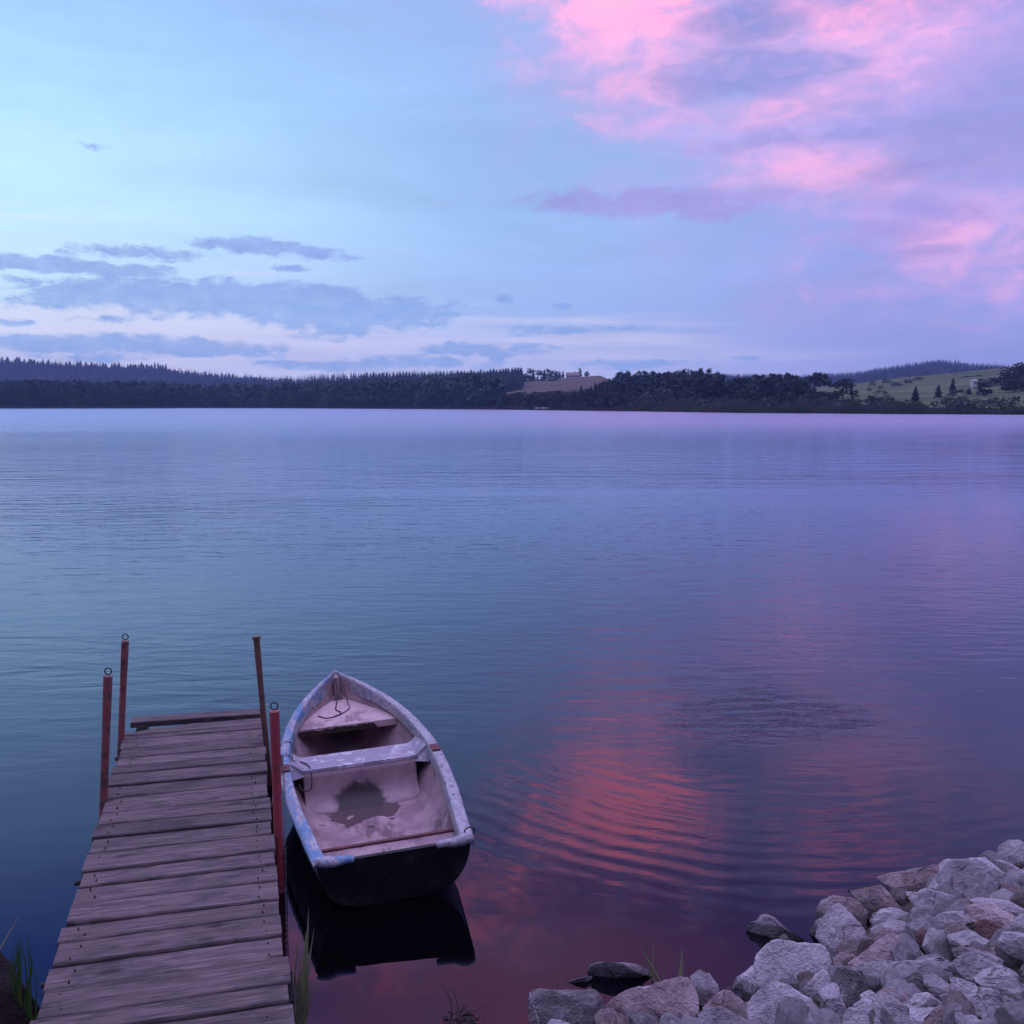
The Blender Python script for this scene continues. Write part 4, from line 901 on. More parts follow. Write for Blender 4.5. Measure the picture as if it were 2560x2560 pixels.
EDGE = []
m = MB(); rp = random.Random(4)
for i in range(len(vs_) - 1):
    y1_, y0_ = vs_[i], vs_[i + 1]; gap = rp.choice([.007, .010, .013, .018, .022])
    shp = None
    if i == 0: shp = lambda f_, a, b: (a, b - max(0, (1 - f_ - .42)) * .19 - (.02 * math.sin(f_ * 23) if f_ < .6 else 0) - (0.0))
    plank(m, y0_ + gap, y1_, -JW + rp.uniform(-.012, .012), rp.uniform(-.012, .012), .35 + rp.uniform(-.006, .006), i, shape=shp)
NMESH = MB()
def edge_attr(o):
    ca = o.data.color_attributes.new('edge', 'FLOAT_COLOR', 'POINT')
    ca.data.foreach_set('color', np.repeat(np.array(EDGE, np.float32), 4)); EDGE.clear()
for i in range(1, len(vs_) - 8):
    for xx in (-JW + .09, -.09):
        for q in (.25, .72):
            cx_, cy_ = xx + rp.uniform(-.02, .02), vs_[i + 1] + (vs_[i] - vs_[i + 1]) * q + rp.uniform(-.012, .012)
            nb = len(m.v); m.tube([(cx_, cy_, .340), (cx_, cy_, .3572)], [.004, .004], 6, mi=1); EDGE.extend([0] * (len(m.v) - nb))
deck = m.build('deck', [M_PLANK, M_NAIL], jet); edge_attr(deck)
m = MB(); plank(m, vs_[0] + .055, vs_[0] + .19, -JW + .02, .005, .375, 77, th=.045); edge_attr(m.build('end_board', M_PLANK, jet))
for xx in (-JW + .10, -.10):
    m = MB(); m.box((xx - .045, vs_[-1], .17), (xx + .045, vs_[0] + .17, .303)); m.build('side_beam', M_BEAM, jet)
def jloc(px, py, z):
    w = at_z(px, py, z)[:2] - JR; return w @ jr, w @ ja
for (sx, sy, zz_) in [(.01, jloc(682, 2010, .2)[1], .2), (-.005, jloc(722, 2400, .2)[1], .15), (-JW + .05, jloc(205, 2200, .3)[1], .24), (-JW + .05, jloc(110, 2440, .3)[1], .24), (-JW + .1, vs_[0] - .1, .30), (-.1, vs_[0] - .1, .30)]:
    m = MB(); m.tube([(sx, sy, -1.0), (sx, sy, zz_)], [.05, .045], 10); m.build('support_post', M_BEAM, jet)
m = MB()
for (bx, by) in [(-JW - .03, jloc(198, 2185, .3)[1]), (-JW - .03, jloc(116, 2436, .3)[1]), (-JW - .03, jloc(300, 1880, .3)[1])]:
    m2 = MB(); m2.tube([(-JW + .06, by, .25), (-JW - .05, by, .25)], .014, 8); m2.build('bolt', M_BEAM, jet)

# ------------------------------------------------------------------ mooring poles
def mat_paint(name, c1, c2, rust, amt, sc=14):
    m, t = material(name); v = objvec(t); n = t.noise(v, sc, 6, .65, .3); n2 = t.noise(v, 3.5, 4, .6)
    c = t.mix(n2, c1, c2); c = t.mix(t.sstep(n, .62 - amt, .70 - amt), c, rust)
    t.put(t.b.inputs['Base Color'], c); t.b.inputs['Roughness'].default_value = .55
    t.put(t.b.inputs['Normal'], t.bump(n, .003, .7)); return m
M_RED = mat_paint('red_paint', (.27, .035, .042, 1), (.36, .06, .07, 1), (.12, .045, .03, 1), .05)
M_REDR = mat_paint('rusty_red_paint', (.22, .06, .055, 1), (.28, .10, .08, 1), (.10, .05, .035, 1), .12)
M_RUST = mat_paint('brown_rust', (.12, .05, .035, 1), (.17, .08, .055, 1), (.07, .04, .03, 1), .1)
M_IRON = mat_simple('dark_iron', (.02, .02, .024, 1), (.06, .055, .055, 1), 20, .5)
def pole(base_px, top_px, rad_, mat, label, ring=True, dry=.35, adj=(0, 0)):
    b = at_z(base_px[0], base_px[1], dry); b[0] += adj[0]; b[1] += adj[1]
    tp = at_y(top_px[0], top_px[1], b[1])
    o = empty('mooring_pole', (b[0], b[1], 0)); tag(o, label, 'pole', 'mooring poles of the jetty')
    top = Vector((tp[0] - b[0], 0, tp[2])); bot = Vector((b[0] - b[0], 0, dry)); dirv = (top - bot).normalized(); low = bot - dirv * 1.2
    m = MB(); pts = [low + (top - low) * k / 12 for k in range(13)]
    rs = [rad_] * 11 + [rad_ * 1.12, rad_ * 1.12]
    m.tube(pts, rs, 14); pipe = m.build('pipe', mat, o, smooth=False)
    if ring:
        m = MB(); cen_ = top + dirv * .030; R = .021
        m.tube([cen_ + Vector((math.cos(a) * R, 0, math.sin(a) * R)) for a in np.linspace(0, 2 * math.pi, 20, endpoint=False)], .0042, 8, closed=True); m.build('ring', M_IRON, o, smooth=True)
    else:
        m = MB(); m.tube([top - dirv * .01, top + dirv * .012], [rad_ * 1.5, rad_ * 1.5], 14); m.build('cap', M_RUST, o)
    return o, b
pole((267, 2000), (270, 1690), .025, M_REDR, 'reddish mooring pole at the outer side of the jetty, nearer one with ring', adj=(-.02, 0))
pole((309, 1850), (313, 1602), .024, M_REDR, 'reddish ringed mooring pole at the far corner away from the boat', adj=(-.02, 0))
pole((661, 1850), (641, 1595), .021, M_RUST, 'brown leaning mooring pole without a ring at the far corner', ring=False, adj=(.01, 0))
PB = pole((694, 2085), (686, 1778), .026, M_RED, 'bright red ringed mooring pole between jetty and boat', adj=(.005, 0))[1]
# weed hanging on the foot of the brown pole
def blades(name, specs, mat, label, cat, loc):
    m = MB()
    for (b, tip, w, sag) in specs:
        b = Vector(b); tip = Vector(tip); n = 7; side = (tip - b).cross(Vector((0, 1, .2))).normalized()
        L_ = []
        for i in range(n + 1):
            f_ = i / n; p_ = b.lerp(tip, f_) + Vector((sag * f_ * f_ * (1 if tip.x >= b.x else -1) * .0, 0, 0)) + Vector((sag * math.sin(math.pi * f_), 0, 0))
            ww = w * (1 - f_ ** 2) + .0006; L_.append((p_ - side * ww, p_ + Vector((0, -ww * .5, 0)), p_ + side * ww))
        vs = [q for l3 in L_ for q in l3]; fs = []
        for i in range(n):
            for k in range(2): fs.append((i * 3 + k, i * 3 + k + 1, i * 3 + 3 + k + 1, i * 3 + 3 + k))
        m.add(vs, fs)
    o = m.build(name, mat, loc=loc); tag(o, label, cat); return o
def px_blade(bp, tp, Y0, w, sag=0., z0=None, dY=0.):
    b = at_z(bp[0], bp[1], z0) if z0 is not None else at_y(bp[0], bp[1], Y0)
    tpw = at_y(tp[0], tp[1], b[1] + dY); return (tuple(b), tuple(tpw), w, sag)
M_GRASS = mat_leaf('lake_grass', (.16, .18, .09, 1), (.30, .31, .17, 1))
M_DRY = mat_leaf('dry_grass', (.30, .28, .22, 1), (.48, .45, .38, 1))
M_WEED = mat_leaf('rotting_weed', (.06, .05, .042, 1), (.15, .125, .105, 1))
M_SEDGE = mat_leaf('green_sedge', (.022, .06, .010, 1), (.05, .11, .02, 1))
sp_ = [px_blade((742, 2575), (772, 2268), 0, .011, .01, z0=-.02), px_blade((746, 2580), (765, 2330), 0, .008, 0., z0=-.02), px_blade((748, 2570), (785, 2322), 0, .007, .0, z0=-.02), px_blade((740, 2590), (758, 2400), 0, .006, 0, z0=-.02),
       px_blade((744, 2600), (790, 2445), 0, .004, .01, z0=-.02), px_blade((736, 2590), (748, 2330), 0, .005, -.01, z0=-.02), px_blade((752, 2590), (776, 2400), 0, .005, .0, z0=-.02)]
sp_ += [px_blade((RNG.uniform(732, 760), RNG.uniform(2570, 2610)), (RNG.uniform(735, 800), RNG.uniform(2380, 2520)), 0, .0045, RNG.uniform(-.015, .015), z0=-.02) for _ in range(14)]
blades('reed_tuft', sp_, M_GRASS, 'tall green reed tuft by the right edge of the jetty', 'reed', sp_[0][0])
sp_ = [px_blade((1700 - 50, 2455), (1598, 2362), 0, .008, .0, z0=0.), px_blade((1632, 2440), (1633, 2355), 0, .004, .0, z0=0.), px_blade((1628, 2440), (1590, 2428), 0, .004, -.02, z0=0.), px_blade((1630, 2440), (1606, 2400), 0, .004, -.02, z0=0.),
       px_blade((1660, 2470), (1658, 2420), 0, .003, 0, z0=0.), px_blade((1638, 2462), (1612, 2388), 0, .004, .0, z0=0.)]
blades('grass_tuft', sp_, M_GRASS, 'thin grass tuft sprouting behind the pink faced boulder', 'grass', sp_[0][0])
sp_ = [px_blade((1700, 2450), (1706, 2370), 0, .006, .0, z0=0.), px_blade((1698, 2448), (1697, 2422), 0, .003, 0, z0=0.), px_blade((1703, 2450), (1709, 2400), 0, .003, 0, z0=0.)]
blades('grass_tuft', sp_, M_GRASS, 'single grass stalk in the water near the knobbly grey stone', 'grass', sp_[0][0])
sp_ = []
for i in range(30):
    bx = RNG.uniform(20, 84); sp_.append(px_blade((bx, 2640), (bx + RNG.uniform(-22, 8), RNG.choice([2340, 2400, 2470, 2500, 2530]) + RNG.uniform(-10, 25)), 0, RNG.uniform(.004, .008), RNG.uniform(-.02, .02), z0=.0))
sp_ += [px_blade((38, 2480), (56, 2350), 0, .005, -.015, z0=.25), px_blade((62, 2480), (74, 2370), 0, .005, .02, z0=.2)]
blades('reed_tuft', sp_, M_SEDGE, 'green sedge clump between the jetty and the dark stump', 'reed', sp_[0][0])
sp_ = [px_blade((-6, 2385), (49, 2287), 0, .0045, .0, z0=.3)]
blades('grass_stalk', sp_, M_DRY, 'single pale dry stalk over the dark stump', 'grass', sp_[0][0])
sp_ = []
for (b, tip) in [((1130, 2520), (1100, 2455)), ((1145, 2530), (1127, 2468)), ((1130, 2522), (1095, 2545)), ((1165, 2530), (1200, 2550)), ((1150, 2525), (1185, 2530)), ((1150, 2535), (1155, 2505)), ((1135, 2535), (1170, 2510)), ((1160, 2535), (1225, 2508)), ((1120, 2540), (1098, 2556)), ((1175, 2540), (1215, 2558))]:
    sp_.append(px_blade(b, tip, 0, .0032, .01, z0=.015))
for i in range(24):
    sp_.append(px_blade((RNG.uniform(1100, 1200), RNG.uniform(2535, 2590)), (RNG.uniform(1090, 1220), RNG.uniform(2520, 2570)), 0, .003, .01, z0=.012))
blades('weed_tuft', sp_, M_WEED, 'matted dry weed lying on the water before the dull slab', 'weed', sp_[0][0])

# ------------------------------------------------------------------ rowing boat
BH = 15.8; BO = np.array([-.648, 5.575])
boat = empty('rowing_boat', (BO[0], BO[1], 0), rad(BH)); boat.rotation_euler = (0, rad(-2.8), rad(BH))
tag(boat, 'old open rowing boat with peeling blue and white rim, moored beside the jetty', 'boat')
TT = [0, .2, .49, .8, 1.1, 1.38, 1.63, 1.9, 2.15, 2.4, 2.63, 2.84, 2.95, 3.0]
BB = [.457, .48, .508, .54, .557, .562, .552, .514, .463, .383, .277, .152, .075, .028]
tt = np.linspace(0, 3.0, 61)
def bhw(t_): 
    # smooth interpolation of the half breadth
    return float(np.interp(t_, TT, BB))
xs = np.linspace(0, 3.0, 301); sm = np.interp(xs, TT, BB)
for _ in range(3): sm[1:-1] = np.convolve(np.pad(sm, 6, mode='reflect', reflect_type='odd'), np.ones(13) / 13, 'valid')[1:-1]
def bhw(t_): return max(.02, float(np.interp(t_, xs, sm)))
def sheer(t_): return .34 + .02 * (t_ / 3) + .24 * max(t_ / 3, 0) ** 2.2
def bmat(name, c1, c2, c3, sc, lo, hi, rough=.6, bump=.002):
    m, t = material(name); v = t.new('ShaderNodeTexCoord').outputs['Object']
    n = t.noise(v, sc, 7, .65, .6); n2 = t.noise(v, sc * .28, 4, .6, .3); n3 = t.noise(t.mapping(v, scale=(1, .25, 1)), sc * 3.5, 5, .7)
    c = t.mix(t.sstep(n, lo, hi), c1, c2); c = t.mix(t.math('MULTIPLY', t.sstep(t.math('ADD', n2, t.math('MULTIPLY', t.math('SUBTRACT', n3, .5), .4)), .52, .62), .8), c, c3)
    t.put(t.b.inputs['Base Color'], c); t.b.inputs['Roughness'].default_value = rough; t.b.inputs['Specular IOR Level'].default_value = .35
    t.put(t.b.inputs['Normal'], t.bump(t.math('ADD', n, n3), bump, 1.)); return m, t, v
# rim : blue remains more on the jetty side
m_rim, t = material('peeling_rim_paint'); v = t.new('ShaderNodeTexCoord').outputs['Object']
s3 = t.new('ShaderNodeSeparateXYZ'); t.put(s3.inputs[0], v)
n = t.noise(t.mapping(v, scale=(1.6, .45, 1)), 8, 8, .72, .6); n2 = t.noise(t.mapping(v, loc=(4, 1, 2), scale=(1.3, .4, 1)), 24, 6, .72, .4); n3 = t.noise(v, 60, 4, .7)
sidef = t.sstep(s3.outputs[0], -.1, .1, .03, -.085)
c = t.mix(t.sstep(n2, .42, .62), (.24, .235, .25, 1), (.50, .475, .47, 1))
c = t.mix(t.sstep(t.math('ADD', n, t.math('ADD', sidef, t.math('MULTIPLY', t.math('SUBTRACT', n3, .5), .18))), .47, .62), c, (.10, .22, .35, 1))
c = t.mix(t.math('MULTIPLY', t.sstep(t.math('ADD', n2, t.math('MULTIPLY', sidef, -.2)), .56, .64), .85), c, (.07, .075, .08, 1))
t.put(t.b.inputs['Base Color'], c); t.b.inputs['Roughness'].default_value = .6; t.put(t.b.inputs['Normal'], t.bump(t.math('ADD', n, n2), .003, .8)); M_RIM = m_rim
M_IN, *_ = bmat('faded_inside_paint', (.235, .155, .16, 1), (.36, .26, .25, 1), (.11, .07, .068, 1), 5, .38, .62)
M_SEAT, *_ = bmat('worn_seat_paint', (.44, .31, .29, 1), (.52, .39, .36, 1), (.22, .16, .15, 1), 10, .36, .6)
M_THW, *_ = bmat('scuffed_thwart_paint', (.28, .26, .29, 1), (.55, .52, .53, 1), (.36, .31, .33, 1), 12, .5, .62)
M_OUT, *_ = bmat('weathered_hull_paint', (.16, .17, .19, 1), (.28, .29, .32, 1), (.05, .05, .055, 1), 7, .4, .62)
M_TRAN, *_ = bmat('black_transom_paint', (.004, .0045, .0045, 1), (.012, .012, .011, 1), (.034, .032, .030, 1), 9, .45, .65, .6)
M_TRIM, *_ = bmat('dark_red_trim', (.10, .025, .03, 1), (.15, .05, .05, 1), (.08, .03, .03, 1), 12, .4, .6)
M_BROWN, *_ = bmat('silt', (.022, .013, .010, 1), (.055, .032, .024, 1), (.03, .02, .015, 1), 25, .35, .65, .6)
def section(t_):
    """outer half section from rail to keel: list of (half breadth, z)"""
    b = bhw(t_) - .018; zr = sheer(t_); u = t_ / 3.0
    dz = np.interp(t_, [0, .5, 1.4, 2.4, 2.8, 3.0], [.002, -.05, -.09, -.06, .06, .20])     # keel line
    fl = np.interp(t_, [0, 1.4, 2.3, 2.8, 3.0], [.86, .84, .70, .55, .5])
    pts = [(b, zr - .012), (b * .985, zr - .10), (b * (.5 + .5 * fl) , zr * .45 + .0), (b * fl * .93, .06 + max(0, dz) * .7), (b * fl * .72, .012 + dz * .5 + max(0, dz) * .5), (b * fl * .4, dz * .9), (0, dz)]
    # resample smooth
    P = np.array(pts); s = np.linspace(0, len(P) - 1, 25); Q = np.stack([np.interp(s, range(len(P)), P[:, k]) for k in (0, 1)], 1)
    for _ in range(2): Q[1:-1] = (Q[:-2] + 2 * Q[1:-1] + Q[2:]) / 4
    return Q
def loft(secs, closed=False):
    n = len(secs[0]); vs = [p for s in secs for p in s]
    fs = [(i * n + k, i * n + k + 1, (i + 1) * n + k + 1, (i + 1) * n + k) for i in range(len(secs) - 1) for k in range(n - 1)]
    return vs, fs
def solidify(o, th, off=-1):
    md = o.modifiers.new('solid', 'SOLIDIFY'); md.thickness = th; md.offset = off
RK = lambda t_, z: t_ + .08 * max(0., min(1.2, 1 - z / .33)) * max(0., 1 - t_ / .4)
secs = []
for t_ in tt:
    Q = section(t_); full = [(-a, RK(t_, z), z) for a, z in Q] + [(a, RK(t_, z), z) for a, z in Q[::-1][1:]]; secs.append(full)
vs, fs = loft(secs); hull = mesh_obj('hull', vs, fs, M_OUT, boat, smooth=True)
# transom plate, slightly raked aft at the top
Q = section(0.); ring_ = [(-a, RK(0, z), z) for a, z in Q] + [(a, RK(0, z), z) for a, z in Q[::-1][1:]]
nq = len(ring_); half = nq // 2
vs = [(x_, y_ - .012, z_ - .0) for x_, y_, z_ in ring_] + [(x_, y_ + .02, z_) for x_, y_, z_ in ring_]
fs = []
for k in range(half):                                   # strips between mirrored points
    a, b, c_, d_ = k, k + 1, nq - 2 - k, nq - 1 - k
    if b == c_: fs.append((a, b, d_)); fs.append((a + nq, d_ + nq, b + nq))
    else: fs.append((a, b, c_, d_)); fs.append((a + nq, d_ + nq, c_ + nq, b + nq))
for k in range(nq - 1): fs.append((k, k + nq, k + 1 + nq, k + 1))
fs.append((0, nq - 1, 2 * nq - 1, nq))
mesh_obj('transom', vs, fs, M_TRAN, boat)
# inside skin
def inside(t_):
    b = bhw(t_) - .045; zr = sheer(t_); fl = np.interp(t_, [0, 1.4, 2.3, 2.8, 3.0], [.90, .86, .74, .55, .5])
    zf = np.interp(t_, [0, 1.5, 2.2, 2.7, 3.0], [.04, .04, .06, .18, .42]) - .010 * math.exp(-((t_ - 1.34) / .17) ** 2)
    pts = [(b, zr - .03), (b * .985, zr - .11), (b * (.5 + .5 * fl), zr * .5 + zf * .35), (b * fl * .95, zf + .065), (b * fl * .8, zf + .015), (b * .4, zf), (0, zf - .002)]
    P = np.array(pts); s = np.linspace(0, len(P) - 1, 49); Qi = np.stack([np.interp(s, range(len(P)), P[:, k]) for k in (0, 1)], 1)
    for _ in range(2): Qi[1:-1] = (Qi[:-2] + 2 * Qi[1:-1] + Qi[2:]) / 4
    return Qi
secs = []
for t_ in np.linspace(.032, 2.96, 150):
    Qi = inside(t_); fl_n = lambda a, z: z + (.008 * mnoise.noise((a * 9, t_ * 9, 3)) + .004 * mnoise.noise((a * 25, t_ * 25, 3)) if z < .12 else 0.)
    secs.append([(-a, RK(t_, z), fl_n(-a, z)) for a, z in Qi] + [(a, RK(t_, z), fl_n(a, z)) for a, z in Qi[::-1][1:]])
vs, fs = loft(secs); mesh_obj('inner_shell', vs, [f[::-1] for f in fs], M_IN, boat, smooth=True)
# rim : box section bent along the sheer, one per side
def rim_w(t_): return float(np.interp(t_, [0, .4, 1.4, 2.2, 2.7, 3.0], [.078, .076, .074, .066, .055, .03]))
for s in (-1, 1):
    secs = []
    for t_ in np.linspace(-.028, 3.0, 90):
        tq = max(0, t_); b = bhw(tq); zr = sheer(tq); w = min(rim_w(tq), b * .98); fl_ = .085
        if tq > 2.6: fl_ = .085 + .02
        wig = .0035 * mnoise.noise((tq * 6, s * 3, 0)); lip = .045 + .008 * mnoise.noise((tq * 9, s, 4))
        pr = [(b - .012, zr - lip), (b + wig, zr - lip), (b + .003 + wig, zr - .012), (b - .008, zr), (b - w * .5, zr + .004), (b - w + .006, zr), (b - w, zr - .012), (b - w - .004, zr - fl_), (b - w + .008, zr - fl_), (b - w + .012, zr - .02), (b - .02, zr - .012)]
        pr = [(max(.0005, a), z) for a, z in pr]
        ring_ = [(s * a, t_ + (.9 * max(0, zr - .02 - z) * max(0, 1 - tq / .25)), z) for a, z in pr]; ring_.append(ring_[0]); secs.append(ring_)
    vs, fs = loft(secs); n11 = len(secs[0]); fs += [tuple(range(n11 - 1)), tuple(range(len(vs) - n11, len(vs) - 1))]
    if s < 0: fs = [f[::-1] for f in fs]
    o = mesh_obj('rim', vs, fs, M_RIM, boat)
m = MB(); m.tube([(-.022, 2.985, sheer(3.) - .01), (0, 3.012, sheer(3.) + .002), (.022, 2.985, sheer(3.) - .01)], .016, 8); m.build('bow_cap', M_RIM, boat)
m = MB(); m.add([(-.022, 2.94, .565), (.022, 2.94, .565), (.006, 3.0, .60), (-.006, 3.0, .60), (-.03, 2.9, .30), (.03, 2.9, .30), (.006, 2.985, .22), (-.006, 2.985, .22)], [(0, 1, 2, 3), (0, 4, 5, 1), (1, 5, 6, 2), (2, 6, 7, 3), (3, 7, 4, 0), (7, 6, 5, 4)]); m.build('stem', M_IN, boat)
# split in the rim on the jetty side
# corner guards over the transom
for s in (-1, 1):
    m = MB(); b = bhw(0); n = 12; pth = []
    for k in range(n):
        f_ = k / (n - 1)
        x_ = s * (b - .012 - .21 * f_); y_ = -.045 + .018 * math.sin(f_ * 2.5) + .05 * max(0, .25 - f_) * 2; pth.append((x_, y_, .34 + .008 - .012 * f_ + .004 * math.sin(f_ * 9)))
    rs_ = [.026, .030, .033, .033, .031, .030, .028, .026, .024, .022, .021, .019]
    m.tube(pth, rs_, 9); o = m.build('corner_guard', M_RIM, boat, smooth=True)
# shackle ring hanging at the right corner
m = MB(); cxr, cyr, czr = .44, .012, .372
m.tube([(cxr + .03 * math.cos(a), cyr, czr + .022 * math.sin(a)) for a in np.linspace(0, 2 * math.pi, 16, endpoint=False)], .0045, 7, closed=True); m.build('shackle', M_IRON, boat, smooth=True)
# bow seat (triangular, thick worn front edge)
def inb(t_, z):
    Qi = inside(t_); return float(np.interp(-z, -Qi[:, 1], Qi[:, 0]))
zS = .385; tsx = np.linspace(2.22, 2.86, 14); L_ = []; 
m = MB(); top = []; bot = []
for t_ in tsx:
    w = max(.02, inb(t_, zS) - .004); top.append((w, t_))
vs = [(-w, t_, zS + .02 * (t_ - 2.22)) for w, t_ in top] + [(w, t_, zS + .02 * (t_ - 2.22)) for w, t_ in top]; nT = len(top)
vs += [(x_, y_, z_ - .05) for x_, y_, z_ in vs]
fs = [(i, i + 1, nT + i + 1, nT + i) for i in range(nT - 1)]; fs = [f[::-1] for f in fs] + [tuple(2 * nT + q for q in f) for f in fs]
fs += [(0, nT, 3 * nT, 2 * nT)] + [(i, 2 * nT + i, 2 * nT + i + 1, i + 1) for i in range(nT - 1)] + [(nT + i, nT + i + 1, 3 * nT + i + 1, 3 * nT + i) for i in range(nT - 1)]
m.add(vs, fs); bs = m.build('bow_seat', M_SEAT, boat)
m = MB(); w0 = top[0][0] - .012; n = 26; rr_ = random.Random(3); r_up = []; r_dn = []
for i in range(n + 1):
    x_ = -w0 + 2 * w0 * i / n; hgt = .0 if x_ > .21 else rr_.uniform(.028, .044)
    r_up.append((x_, tsx[0] - .004, zS - .049 + hgt)); r_dn.append((x_, tsx[0] - .004, zS - .051))
m.add(r_up + r_dn, [(i, i + 1, n + 2 + i, n + 1 + i) for i in range(n)]); eo = m.build('edge_wear', M_BROWN, bs); solidify(eo, .004)
# middle thwart : box with turned-up ends and a dark arched patch on its front
t0, t1, zT = 1.53, 1.81, .315
prf = [(-.505, .392), (-.47, .372), (-.405, zT + .006), (-.38, zT), (.38, zT), (.405, zT + .006), (.47, .372), (.505, .392)]
def clampw(x_, t_, z): 
    w = inb(t_, z) ; return max(-w, min(w, x_))
m = MB(); vs = []; 
for x_, z_ in prf:
    for t_ in (t0, t1):
        vs.append((clampw(x_, t_, z_), t_, z_))
fs = [(2 * i, 2 * i + 2, 2 * i + 3, 2 * i + 1) for i in range(len(prf) - 1)]
m.add(vs, fs); tw = m.build('thwart', M_THW, boat); solidify(tw, .022, -1)
# front panel with arch
m = MB(); ns_ = 40; AX = -.02
colsx = np.linspace(-.40, .40, ns_ + 1); vs = []; fs = []; NRW = 9
def zfl(x_, t_):
    Qi = inside(t_); return float(np.interp(abs(x_), Qi[::-1, 0], Qi[::-1, 1]))
for x_ in colsx:
    for k in range(NRW):
        f_ = k / (NRW - 1); yy = t0 + .006 - .13 * f_ ** 3; zb = zfl(x_, yy) - .004
        vs.append((x_, yy, (zT - .02) + (zb - (zT - .02)) * (1 - (1 - f_) ** 1.5)))
fs = [(NRW * i + k, NRW * i + k + 1, NRW * i + NRW + k + 1, NRW * i + NRW + k) for i in range(ns_) for k in range(NRW - 1)]
m.add(vs, fs); fp = m.build('front_panel', M_IN, tw, smooth=True); solidify(fp, .008, 0)
m = MB(); vs = [(-.40, t1 - .01, zT - .02), (.40, t1 - .01, zT - .02), (.40, t1 - .01, .03), (-.40, t1 - .01, .03)]; m.add(vs, [(0, 1, 2, 3)]); bp_ = m.build('back_panel', M_IN, tw); solidify(bp_, .01)
# dark brown patch of ragged arch shape in the panel's colour
m_pan, t = material('arch_patch_panel_paint'); v = t.new('ShaderNodeTexCoord').outputs['Object']; s3 = t.new('ShaderNodeSeparateXYZ'); t.put(s3.inputs[0], v)
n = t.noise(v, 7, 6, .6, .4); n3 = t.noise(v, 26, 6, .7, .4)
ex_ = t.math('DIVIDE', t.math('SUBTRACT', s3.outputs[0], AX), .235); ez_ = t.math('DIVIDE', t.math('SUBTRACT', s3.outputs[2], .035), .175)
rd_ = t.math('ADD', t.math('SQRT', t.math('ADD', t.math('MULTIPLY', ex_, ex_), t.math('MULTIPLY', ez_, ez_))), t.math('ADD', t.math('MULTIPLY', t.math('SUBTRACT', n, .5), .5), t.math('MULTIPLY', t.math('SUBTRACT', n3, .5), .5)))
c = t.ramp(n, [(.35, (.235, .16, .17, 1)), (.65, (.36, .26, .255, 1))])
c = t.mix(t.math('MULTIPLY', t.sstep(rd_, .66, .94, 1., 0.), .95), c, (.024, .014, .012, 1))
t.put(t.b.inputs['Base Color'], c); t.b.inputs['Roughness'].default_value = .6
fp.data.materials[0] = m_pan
# knee bracket on the right
for s in (-1, 1):
    m = MB(); vs = [(s * .40, t0 + .05, zT + .004), (s * (inb(t0, .38) - .005), t0 + .01, .372), (s * (inb(t0, .3) - .01), t0 - .05, .27), (s * .40, t0 + .01, zT - .05)]
    m.add(vs, [(0, 1, 2, 3)] if s > 0 else [(3, 2, 1, 0)]); k_ = m.build('knee', M_THW, boat); solidify(k_, .014)
# stern bench with dark trim
zB = .195
m = MB(); ts_ = np.linspace(.075, .44, 6); vs = []
for t_ in ts_:
    w = inb(t_, zB) - .002; vs += [(-w, t_, zB), (w, t_, zB)]
fs = [(2 * i, 2 * i + 1, 2 * i + 3, 2 * i + 2) for i in range(5)]
m.add(vs, fs); w = inb(.44, zB) - .002
m.add([(-w, .44, zB), (w, .44, zB), (w * .95, .46, .05), (-w * .95, .46, .05)], [(0, 1, 2, 3)]); sb = m.build('stern_bench', M_IN, boat); solidify(sb, .012)
m = MB(); m.box((-w + .004, .425, zB + .001), (w - .004, .452, zB + .013)); m.build('bench_trim', M_TRIM, sb)
# red rowlock pads
for s in (-1, 1):
    t_ = 1.40; b = bhw(t_); m = MB(); m.box((-.030, -.062, 0), (.030, .062, .008)); o = m.build('rowlock_pad', M_TRIM, boat); o.location = (s * (b - .038), t_, sheer(t_) + .004)
    m = MB(); m.tube([(0, 0, .006), (0, 0, .0095)], .010, 10); h_ = m.build('rowlock_hole', M_IRON, o)
# ropes / cables lying in the boat
def cable(pts, r_, name='rope', mat=M_IRON):
    P = [Vector(p) for p in pts]; out = []
    for i in range(len(P) - 1):
        p0, p1, p2, p3 = P[max(i - 1, 0)], P[i], P[i + 1], P[min(i + 2, len(P) - 1)]
        for k in range(6):
            u = k / 6; out.append(.5 * ((2 * p1) + (-p0 + p2) * u + (2 * p0 - 5 * p1 + 4 * p2 - p3) * u * u + (-p0 + 3 * p1 - 3 * p2 + p3) * u ** 3))
    out.append(P[-1]); m = MB(); m.tube(out, r_, 6); return m.build(name, mat, boat, smooth=True)
def inmat(): return M_IRON
cable([(-.01, 2.93, .56), (0, 2.86, .48), (-.03, 2.74, zS + .018), (-.05, 2.6, zS + .014), (-.02, 2.52, zS + .012), (-.05, 2.45, zS + .01), (-.14, 2.42, zS + .008), (-.20, 2.5, zS + .01)], .005)
cable([(.04, 2.8, zS + .16), (.06, 2.70, zS + .018), (.06, 2.6, zS + .014), (.0, 2.5, zS + .012), (-.08, 2.44, zS + .01)], .004)
cable([(-.478, 1.76, .32), (-.40, 1.70, zT + .008), (-.35, 1.58, zT + .008), (-.345, 1.50, .26), (-.36, 1.47, .20), (-.41, 1.49, .19), (-.435, 1.52, .23)], .005)
cable([(-.47, 1.52, .22), (-.45, 1.35, .10), (-.38, 1.25, .05), (-.30, 1.18, .042)], .005)
